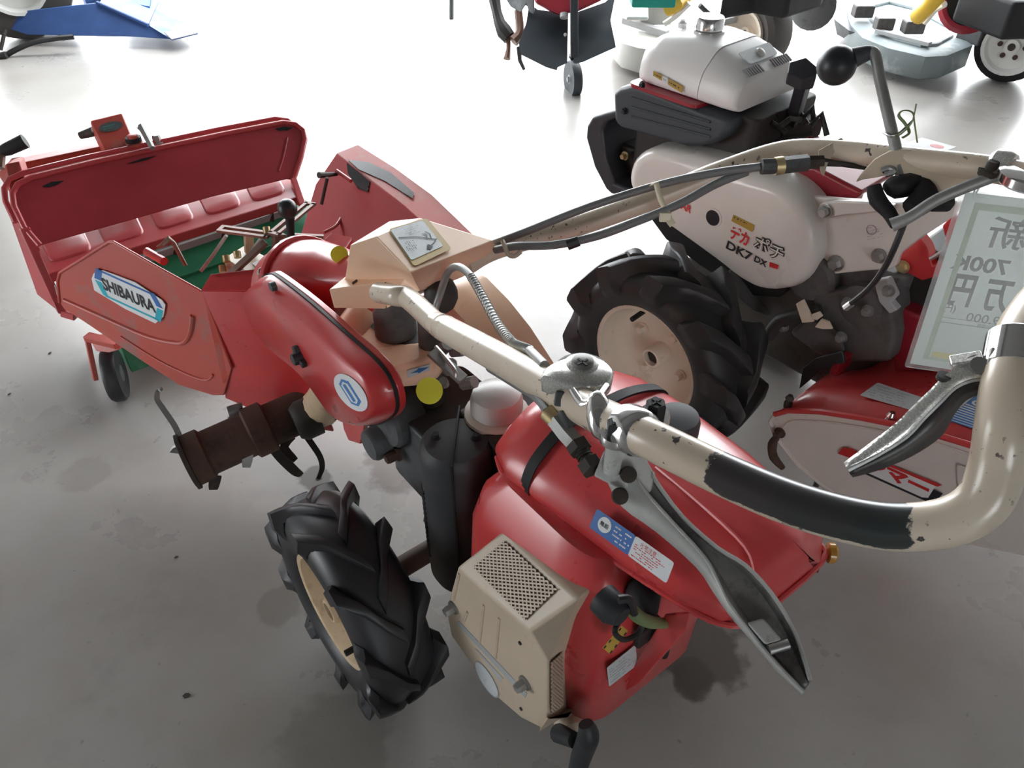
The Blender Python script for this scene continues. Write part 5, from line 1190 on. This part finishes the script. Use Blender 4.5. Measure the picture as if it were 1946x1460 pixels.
m = MB(); m.tube([b(-.22, -.50, .20), b(.22, -.50, .20)], .03, 16); rt = m.build('rotor_tube', 'engine_dark', tb)
for (x, y) in ((1545, 935), (1580, 930), (1610, 945)):
    p = B.s(x, y, -.20); m = MB(); m.tube([p + UP * .06, p, p - UP * .02 + B.l * .02], [.012, .014, .006], 6, sm=3, flat=.4); m.build('tiller_blade', 'engine_dark', rt)
# name strip on the side plate
S2 = SR - .0035
def rq(pts, mat, name, parent=rsp, rad=0, off=0): return decal(name, [B.s(x, y, S2 - off) for x, y in pts], mat, parent, nB, rad=rad)
nb_ = rq([(1612, 882), (1632, 862), (1778, 924), (1764, 946), (1752, 945)], 'white_paper', 'name_strip', off=.0004)
rq([(1592, 862), (1602, 850), (1630, 858), (1790, 922), (1782, 925), (1620, 872)], 'red_print', 'red_stripe')
rq([(1626, 893), (1634, 893), (1757, 945), (1770, 930), (1792, 938), (1775, 958), (1756, 951)], 'black_print', 'black_stripe')
xr = B.s(1758, 930, S2) - B.s(1650, 880, S2); yr = nB.cross(xr.normalized()); yr = yr if yr.z > 0 else -yr
text('lettering', 'ヤンマー', B.s(1682, 894, S2 - .0012), xr, yr, .032, 'red_print', nb_, width=.165, bold=.06)
rq([(1818, 890), (1822, 882), (1880, 905), (1900, 1010), (1890, 1015), (1830, 1000)], 'cream_clean', 'pressed_panel', rad=.01)
# stickers on the red cover
def on_cover(px4, lift=.004):
    out = []
    L0, Z0 = prof[4]; L1, Z1 = prof[6]
    p0, p1, p2 = b(0, L0, Z0), b(.1, L0, Z0), b(0, L1, Z1)
    o_, n_ = on_quad([p0, p1, p2], px4)
    return [p + n_ * lift for p in o_], n_
q_, n_ = on_cover([(1634, 755), (1668, 731), (1760, 762), (1730, 783)])
s_ = decal('notice_sticker', q_, 'sticker_worn', cvr, n_)
fineprint('print', [q_[0], q_[3], q_[2], q_[1]], 5, 'grey_print', s_, n_, seed=14, fill=.6, thick=.25)
q_, n_ = on_cover([(1776, 795), (1850, 733), (1985, 785), (1940, 850)], .0045)
s_ = decal('model_sticker', q_, 'blue_print', cvr, n_, rad=0)
for k in range(9):
    v = .02 + k * .055; m = MB(); m.prism([quad_pt(q_, v, 0) + n_ * .0008, quad_pt(q_, v + .012 + .002 * k, 0) + n_ * .0008, quad_pt(q_, v + .012 + .002 * k, 1) + n_ * .0008, quad_pt(q_, v, 1) + n_ * .0008], n_ * .0004); m.build('stripe', 'sticker_white', s_)
wq_, n_ = on_cover([(1794, 780), (1846, 738), (1868, 746), (1812, 790)], .0056)
w_ = decal('panel', wq_, 'sticker_worn', s_, n_)
xw = wq_[1] - wq_[0]; yw = n_.cross(xw.normalized())
text('lettering', '簡単クロ', sum(wq_, V((0, 0, 0))) / 4 + n_ * .001, xw, yw, .016, 'gold_sticker', s_, width=xw.length * .8, bold=.01)
tc_, n_ = on_cover([(1856, 785), (1880, 760), (1890, 770), (1870, 790)], .0060)
text('lettering', '0-', tc_[0] + xw.normalized() * .03, xw, yw, .040, 'blue_print', s_, bold=.03); text('lettering', '0-', tc_[0] + xw.normalized() * .03, xw, yw, .038, 'sticker_white', s_, bold=-.005, lift=.0014)
# --- price card hanging from the far handle arm (its printed side turned away)
TL = atd(1835, 365, .985); BL = atz(1729, 691, .665); wx = V((math.cos(R(-13)), math.sin(R(-13)), -.02)); wx.normalize(); WD = .205
card = thing('price_card', 'laminated white price card with green border hanging from the handlebar, seen from its back', 'card', (TL + BL) / 2)
cq = [BL, BL + wx * WD, TL + wx * WD, TL]; cnv = (cq[1] - cq[0]).cross(cq[3] - cq[0]).normalized(); cnv = cnv if cnv.dot(CAMP - TL) > 0 else -cnv
def cpt(u, v): return quad_pt(cq, u, v)
big = [cpt(-.03, -.025), cpt(1.03, -.025), cpt(1.03, 1.01), cpt(-.03, 1.01)]
decal('film', [p - cnv * .0004 for p in big], 'clear_film', card, cnv, th=.0004, rad=.004)
decal('sheet', cq, 'laminate', card, cnv, th=.0003, rad=0)
def cbox(u0, v0, u1, v1, mat, nm): decal(nm, [cpt(u0, v0) + cnv * .0004, cpt(u1, v0) + cnv * .0004, cpt(u1, v1) + cnv * .0004, cpt(u0, v1) + cnv * .0004], mat, card, cnv, th=.0002, rad=0)
cbox(.07, .045, .105, .955, 'card_green', 'border'); cbox(.105, .92, .93, .955, 'card_green', 'border'); cbox(.895, .045, .93, .92, 'card_green', 'border'); cbox(.105, .045, .895, .062, 'card_green', 'border')
cbox(.12, .065, .88, .10, 'card_yellow', 'footer_band')
cbox(.10, .285, .9, .288, 'card_print', 'rule'); cbox(.10, .315, .9, .317, 'card_print', 'rule')
mx, my = -wx, (TL - BL).normalized()
def ct(s, px, py, h, w=None, mat='card_print', **k):
    c_ = on_quad([cq[0], cq[1], cq[3]], [(px, py)])[0][0]
    return text('lettering', s, c_ + cnv * .0005, mx, my, h, mat, card, width=w, lift=0, **k)
ct('新', 1918, 444, .044, .048, bold=.012); ct('700K', 1862, 503, .022, .070, bold=.03)
ct('円', 1828, 552, .048, .029, bold=.03); ct('万', 1895, 563, .048, .033, bold=.03); ct('8', 1952, 572, .050, .03, bold=.05)
ct('(円)', 1801, 586, .015, .020); ct('9.000', 1868, 606, .013, .042); ct('税込価格', 1874, 620, .0055)
tie = [atd(1850, 372, .984), atd(1856, 345, .975), atd(1862, 322, .962), atd(1868, 340, .990), atd(1852, 372, .988)]
m = MB(); m.tube(tie, .0012, 6, sm=4); m.build('string', 'white_paper', card)
# second card lying level on the lever bracket, tied with green wire
c2 = [atd(1690, 283, 1.13), atd(1752, 262, 1.16), atd(1818, 280, 1.12), atd(1760, 300, 1.09)]
cd2 = thing('price_card', 'white paper card with a red oval mark tied to the clutch lever', 'card', c2[0])
n2_ = (c2[1] - c2[0]).cross(c2[3] - c2[0]).normalized(); n2_ = n2_ if n2_.z > 0 else -n2_
decal('sheet', c2, 'white_paper', cd2, n2_, th=.0006, rad=0)
MB().prism(oval(atd(1780, 281, 1.105) + n2_ * .002, (c2[2] - c2[1]).normalized() * .010, (c2[1] - c2[0]).normalized() * .007, 1), n2_ * .0004).build('red_mark', 'red_print', cd2)
tw = [(1696, 256, 1.04), (1706, 258, 1.03), (1722, 246, 1.03), (1733, 232, 1.03), (1738, 214, 1.03), (1741, 198, 1.03)]
m = MB(); m.tube([atd(*p) for p in tw], .0022, 6, sm=4, flat=.5); w1_ = m.build('wire_tie', 'wire_green', cd2)
tw = [(1715, 262, 1.03), (1728, 252, 1.03), (1720, 235, 1.03), (1708, 220, 1.03), (1716, 210, 1.03), (1734, 214, 1.03), (1738, 235, 1.03), (1743, 270, 1.05)]
m = MB(); m.tube([atd(*p) for p in tw], .0022, 6, sm=4, flat=.5); m.build('wire_tie', 'wire_green', cd2)
m = MB(); m.tube([atd(1678, 251, 1.045), atd(1692, 259, 1.03), atd(1706, 255, 1.035), atd(1735, 228, 1.03)], .0016, 6, sm=4); m.build('twist_wire', 'steel', cd2)

# ================================================================== machines further back
def ground(px, py): return atz(px, py, 0)
# --- tiller with black rubber flaps and a tail wheel
g0 = ground(1090, 180)
bt_ = thing('tiller', 'red tiller with two black rubber flaps and a grey tail wheel in the background', 'tiller', g0)
tw_ = 3.72
wc = atd(1089, 150, 3.80); wax = V((1, .28, 0)).normalized()
m = MB(); m.lathe(wc, wax, [(.045, -.020), (.080, -.022), (.086, -.014), (.086, .014), (.080, .022), (.045, .020)], 28); w_ = m.build('tail_wheel', 'charcoal_guard', bt_)
m = MB(); m.lathe(wc, wax, [(.012, -.03), (.014, -.022), (.05, -.012), (.05, .012), (.014, .022)], 20); m.build('wheel_disc', 'bare_grey', w_)
m = MB(); m.prism([atd(x, y, 3.76) for x, y in ((1080, 108), (1098, 106), (1106, 118), (1092, 124))], V((.0, .05, 0))); m.build('wheel_fork', 'gearbox_grey', bt_, bevel=.004)
m = MB(); m.bar(atd(1091, 112, 3.76), atd(1091, -40, 3.70), .018, .018); m.build('wheel_post', 'charcoal_guard', bt_, bevel=.003)
fl1 = [(1006, 10), (1022, 22), (1080, 30), (1078, 120), (1060, 128), (1058, 134), (1038, 128), (990, 104), (986, 85), (1000, 48)]
fl2 = [(1088, 30), (1150, 8), (1170, -10), (1160, 40), (1170, 90), (1108, 118), (1090, 122)]
for f_, ys in ((fl1, 0), (fl2, 0)):
    m = MB(); m.prism([atd(x, y, 3.80 + (y - 60) * -.0012) for x, y in f_], V((0, .012, .006))); m.build('rubber_flap', 'flap_rubber', bt_, bevel=.004)
for (x, y) in ((1074, 66), (1074, 110), (1024, 117), (1132, 100)):
    m = MB(); m.lathe(atd(x, y, 3.78), V((0, -1, .4)), [(.008, 0), (.008, .006)], 10); m.build('flap_rivet', 'white_plastic', bt_)
m = MB(); m.prism([atd(x, y, 3.74) for x, y in ((1012, -30), (1150, -40), (1145, 0), (1098, 22), (1062, 28), (1018, 6))], V((0, .10, -.03))); m.build('rotary_cover', 'red_wine', bt_, bevel=.012)
m = MB(); m.tube([atd(1072, 26, 3.74), atd(1072, 34, 3.74)], .02, 12); m.build('cover_knob', 'bare_grey', bt_)
lf = [(940, 0), (944, 22), (950, 44), (958, 60), (968, 72)]
m = MB(); m.tube([atd(x, y, 3.85) for x, y in lf], [.03, .025, .03, .04, .035], 8); m.build('gear_lever_block', 'engine_dark', bt_)
m = MB(); m.tube([atd(966, 60, 3.85), atd(966, 95, 3.85), atd(963, 112, 3.85)], [.010, .012, .018], 8); m.build('drag_stake', 'bracket_brown', bt_)
m = MB(); m.tube([atd(986, 90, 3.84), atd(988, 115, 3.84), atd(996, 132, 3.84)], [.012, .010, .008], 8); m.build('tiller_blade', 'engine_dark', bt_)
m = MB(); m.tube([atd(985, 20, 3.84), atd(988, 60, 3.84), atd(975, 78, 3.84)], [.02, .022, .03], 8, sm=3); m.build('frame_arm', 'bracket_brown', bt_)
m = MB(); m.prism([atd(x, y, 3.82) for x, y in ((955, -10), (1015, -20), (1016, 30), (1005, 24), (1000, 10), (990, 26), (970, 14))], V((.0, .05, .02))); m.build('plastic_cover', 'machine_grey', bt_, bevel=.008)
# --- white riding mower
g1_ = ground(1205, 112)
wm = thing('riding_mower', 'white decked riding mower with a dusty brown tyre behind the white tractor tank', 'mower', g1_)
dk = [(1166, 50), (1168, 70), (1175, 92), (1205, 108), (1250, 112), (1330, 100), (1400, 75), (1410, 50), (1380, 35), (1300, 25), (1220, 28), (1180, 36)]
dz_ = [atz(x, y, .16) for x, y in [(1162, 40), (1165, 60), (1182, 78), (1215, 88), (1262, 92), (1330, 86), (1400, 66), (1420, 44), (1400, 22), (1300, 8), (1220, 14), (1178, 26)]]
m = MB(); m.loft([[p - UP * .13 for p in inset(dz_, .01)], [p - UP * .12 for p in dz_], [p - UP * .01 for p in dz_], [p for p in inset(dz_, .03)]]); dck = m.build('mower_deck', 'machine_white', wm, sharp=50)
m = MB(); m.bar(atz(1185, 38, .20), atz(1268, 64, .18), .020, .015); m.build('deck_bar', 'bare_grey', dck, bevel=.003)
m = MB(); m.box(atz(1245, 22, .24), V((.08, 0, 0)), V((0, .06, 0)), V((0, 0, .05))); m.build('deck_box', 'bare_grey', wm, bevel=.008)
m = MB(); m.prism([atz(x, y, .28) for x, y in ((1170, -10), (1230, -15), (1232, 40), (1190, 40))], UP * .02); m.build('belt_shroud', 'white_plastic', wm, bevel=.01)
m = MB(); m.tube([atz(1268, 12, .34), atz(1285, 6, .36), atz(1300, -12, .38)], [.045, .04, .05], 12); m.build('shaft_cover', 'yellow_cap', wm)
m = MB(); m.box(atz(1240, -4, .4), V((.10, 0, 0)), V((0, .06, 0)), V((0, 0, .03))); m.build('bonnet_edge', 'teal', wm, bevel=.01)
m = MB(); m.prism([atz(x, y, .22) for x, y in ((1320, 40), (1390, 28), (1400, 44), (1345, 56))], UP * .03); m.build('foot_plate', 'bare_grey', wm, bevel=.006)
m = MB(); m.tube([atz(1262, 46, .26), atz(1285, 30, .3), atz(1310, 6, .36)], .014, 8, sm=3); m.build('lift_link', 'white_plastic', wm)
wc1 = atz(1437, 62, .20); wx1 = V((.86, -.5, 0)).normalized()
def bgwheel(c, ax, r, w, rim, tm, rm, root, bolts=False):
    m = MB(); m.lathe(c, ax, [(rim, -w * .4), (r * .8, -w * .5), (r * .96, -w * .42), (r, -w * .2), (r, w * .2), (r * .96, w * .42), (r * .8, w * .5), (rim, w * .4)], 32, caps=False); t_ = m.build('tyre', tm, root)
    m = MB(); m.lathe(c, ax, [(rim, -w * .5), (rim + .006, -w * .52), (rim + .006, w * .52), (rim - .01, w * .50), (rim * .85, w * .30), (rim * .5, w * .22), (rim * .28, w * .22), (rim * .26, w * .42), (rim * .12, w * .42)], 28); rmo = m.build('rim', rm, root)
    m = MB(); m.lathe(c, ax, [(rim * .14, w * .30), (rim * .14, w * .45)], 12); m.build('axle_end', 'soil_steel', rmo)
    if bolts:
        u, w2 = perp(ax.normalized())
        for k in range(6):
            m = MB(); m.lathe(c + ax.normalized() * w * .23 + (u * math.cos(k * math.pi / 3) + w2 * math.sin(k * math.pi / 3)) * rim * .45, ax, [(.012, 0), (.012, .008)], 8); m.build('wheel_bolt', 'rust', rmo)
    return t_
bgwheel(atz(1432, 58, .19), V((-.80, -.60, 0)), .19, .16, .105, 'rubber_brown', 'cream_rim_pale', wm)
m = MB(); m.prism([atz(x, y, .46) for x, y in ((1372, -6), (1400, -40), (1560, -50), (1572, -30), (1500, -8), (1440, -18))], -UP * .10); m.build('engine_frame', 'black_matte', wm, bevel=.02)
m = MB(); m.lathe(atz(1545, 12, .22), V((-.5, -.8, .1)), [(.10, -.06), (.12, 0), (.08, .04), (.03, .05)], 20); m.build('gear_housing', 'gearbox_grey', wm)
m = MB(); m.tube([atz(1330, 10, .36), atz(1360, 34, .30), atz(1395, 24, .32)], .012, 8, sm=3); m.build('brake_link', 'gearbox_grey', wm)
# --- grey riding mower on the right
g2_ = ground(1760, 133)
gm = thing('riding_mower', 'grey decked riding mower with flaking paint, white wheel and yellow shaft cover', 'mower', g2_)
dz_ = [atz(x, y, .16) for x, y in [(1612, 18), (1618, 44), (1640, 68), (1690, 88), (1760, 104), (1800, 102), (1850, 82), (1850, 56), (1800, 30), (1740, 8), (1680, -4), (1630, 4)]]
m = MB(); m.loft([[p - UP * .12 for p in inset(dz_, .01)], [p - UP * .11 for p in dz_], [p - UP * .01 for p in dz_], [p for p in inset(dz_, .035)]]); gd2 = m.build('mower_deck', 'machine_grey', gm, sharp=50)
m = MB(); m.tube([p + UP * .004 for p in inset(dz_, .12)] , .012, 8); m.build('deck_bead', 'machine_grey', gd2)
m = MB(); m.bar(atz(1665, 58, .18), atz(1768, 84, .18), .016, .010); m.build('deck_bar', 'bare_grey', gd2, bevel=.003)
m = MB(); m.prism([atz(1798, 100, .13), atz(1830, 86, .13), atz(1831, 95, .10), atz(1799, 110, .10)], V((0, -.01, -.004))); m.build('deck_label', 'white_plastic', gd2)
for (x, y, s_) in ((1640, 20, .05), (1680, 44, .045), (1735, 50, .05)):
    m = MB(); m.box(atz(x, y, .21), V((s_, 0, 0)), V((0, s_ * .7, 0)), V((0, 0, .03))); m.build('deck_block', 'gearbox_dirty', gm, bevel=.008)
m = MB(); m.tube([atz(1745, 30, .32), atz(1765, 12, .38), atz(1785, -14, .44)], [.04, .035, .045], 12); m.build('shaft_cover', 'yellow_cap', gm)
m = MB(); m.tube([atz(1755, 44, .28), atz(1775, 20, .34), atz(1795, 8, .38)], .016, 8, sm=3); m.build('lift_link', 'white_plastic', gm)
m = MB(); m.prism([atz(x, y, .14) for x, y in ((1584, 36), (1600, 14), (1618, 10), (1640, 66), (1612, 58))], [atz(x, y, .04) for x, y in ((1590, 66), (1604, 44), (1618, 40), (1648, 86), (1620, 82))]); m.build('discharge_flap', 'charcoal_guard', gm, bevel=.006)
m = MB(); m.box(atz(1868, 56, .20), V((.09, .05, 0)), V((-.03, .06, 0)), V((0, 0, .05))); m.build('side_box', 'gearbox_grey', gm, bevel=.008)
bgwheel(atz(1928, 84, .17), V((-.62, -.78, 0)), .17, .14, .125, 'rubber', 'machine_white', gm, True)
m = MB(); m.lathe(atz(1845, 2, .36), V((-.2, -.9, .3)), [(.13, -.02), (.145, 0), (.13, .02), (.11, .02), (.11, 0)], 28, caps=False); m.build('belt_guard', 'red_wine', gm)
m = MB(); m.lathe(atz(1845, 2, .36), V((-.2, -.9, .3)), [(.11, -.01), (.11, .01), (.03, .012), (.02, .03)], 24); m.build('pulley', 'engine_dark', gm)
m = MB(); m.prism([atz(x, y, .46) for x, y in ((1830, -30), (1880, -60), (2040, -60), (2040, 0), (1930, 4))], -UP * .16); m.build('engine_frame', 'black_matte', gm, bevel=.02)
m = MB(); m.tube([atz(1880, 38, .30), atz(1884, 34, .34)], .018, 10); m.build('grease_cap', 'white_plastic', gm)
# --- blue bucket loader at the far left
bb = thing('loader_tractor', 'blue front loader with a tapered steel bucket and brown tyre at the far left', 'tractor', ground(330, 80)); lt = bb
b0_, b1_, b2_ = atd(278, 48, 4.30), atd(374, 64, 4.30), atd(300, 3, 4.75)
near = [(-60, 32), (0, 27), (90, 16), (182, 6), (282, 48), (326, 75), (250, 70), (180, 69), (120, 68), (50, 66), (20, 56), (-60, 46)]
m = MB(); m.prism([atd(x, y, 4.30 + max(0, 280 - x) * .0002) for x, y in near], V((.0, .012, 0))); sd_ = m.build('side_panel', 'machine_blue', bb, bevel=.004)
m = MB(); m.prism([atd(282, 48, 4.30), atd(326, 75, 4.26), atd(376, 63, 4.36), atd(302, 2, 4.80)], V((0, .004, -.008))); m.build('cutting_edge', 'machine_blue', bb, bevel=.002)
m = MB(); m.prism([atd(326, 75.5, 4.25), atd(376, 63.5, 4.355), atd(362, 55, 4.40), atd(312, 62, 4.28)], V((0, .002, .004))); m.build('worn_lip', 'dust_grey', bb)
m = MB(); m.tube([atd(184, 5, 4.31), atd(282, 48, 4.295)], .010, 8); m.build('rolled_rim', 'machine_blue', bb)
m = MB(); m.prism([atd(190, 4, 4.33), atd(282, 46, 4.32), atd(302, 2, 4.80), atd(215, -40, 4.85)], V((0, .004, -.02))); m.build('bucket_floor', 'machine_blue', bb)
m = MB(); m.prism([atd(215, -4, 4.6), atd(225, 10, 4.55), atd(285, 20, 4.6), atd(290, -20, 4.8), atd(220, -30, 4.8)], V((0, .01, .02))); m.build('inner_gusset', 'machine_blue', bb)
m = MB(); m.tube([atd(0, 116, 4.22), atd(20, 100, 4.22), atd(60, 82, 4.22), atd(100, 74, 4.22), atd(140, 70, 4.24)], .014, 8, sm=4); m.build('hydraulic_hose', 'cable_black', bb)
m = MB(); m.tube([atd(10, 56, 4.24), atd(1, 95, 4.24)], .010, 8); m.tube([atd(118, 68, 4.25), atd(118, 75, 4.25)], .016, 8); m.build('support_stay', 'soil_steel', bb)
m = MB(); m.tube([atd(-20, 112, 4.2), atd(12, 104, 4.2)], .018, 8); m.build('hose_fitting', 'engine_dark', bb)
bgwheel(atz(20, -40, .30), V((.5, -.86, 0)), .30, .20, .16, 'rubber_brown', 'machine_white', lt)
m = MB(); m.tube([atd(72, 6, 4.7), atd(92, 14, 4.7), atd(118, -6, 4.75)], [.05, .05, .06], 12); m.build('hydraulic_ram', 'machine_blue', lt)
m = MB(); m.tube([atd(160, 2, 4.7), atd(200, -6, 4.75)], .05, 10); m.build('lift_arm', 'machine_blue', lt)
m = MB(); m.lathe(atd(78, 6, 4.66), V((0, -1, .2)), [(.05, -.03), (.05, .01), (.02, .03)], 16); m.build('pin_boss', 'bare_grey', lt)
# prop stand seen at the top edge
ps_o = MB().tube([ground(858, 36), ground(858, 36) + V((.02, .05, .45))], .014, 10).build('steel_prop', 'gearbox_grey', None); tag(ps_o, 'thin dark steel prop standing at the top edge beside the red tiller', 'prop')
# dry leaves on the concrete
random.seed(31)
LEAVES = (((355, 1323), 'dark dry leaf scrap alone on the floor left of the front tyre', 1.0), ((606, 909), 'dark crumpled leaf scrap on the floor just behind the front tyre', 1.1), ((571, 902), 'dark soil crumb under the rotary blades', .8),
          ((335, 1060), 'small faint leaf scrap on the open floor left of the front tyre', .6), ((95, 672), 'small dark leaf scrap below the mower castor wheel', .7), ((18, 750), 'tiny dark leaf scrap at the left edge of the floor', .6))
for i, ((x, y), lb_, k_) in enumerate(LEAVES):
    p = ground(x, y); a_ = random.uniform(0, 6); u = V((math.cos(a_), math.sin(a_), 0)) * .008 * k_; v = V((-math.sin(a_), math.cos(a_), 0)) * .005 * k_
    r1 = [(-1, 0, .0004), (-.3, -1, .001), (.5, -.7, .0015), (1, 0, .0025), (.4, .8, .002), (-.4, 1, .001)]
    m = MB(); m.loft([[p + u * a0 + v * b0 + UP * (z0 + dz0) for a0, b0, z0 in r1] for dz0 in (0, .0009)])
    tag(m.build('dry_leaf', 'soil_steel', None), lb_, 'leaf', 'leaf scraps on the floor')
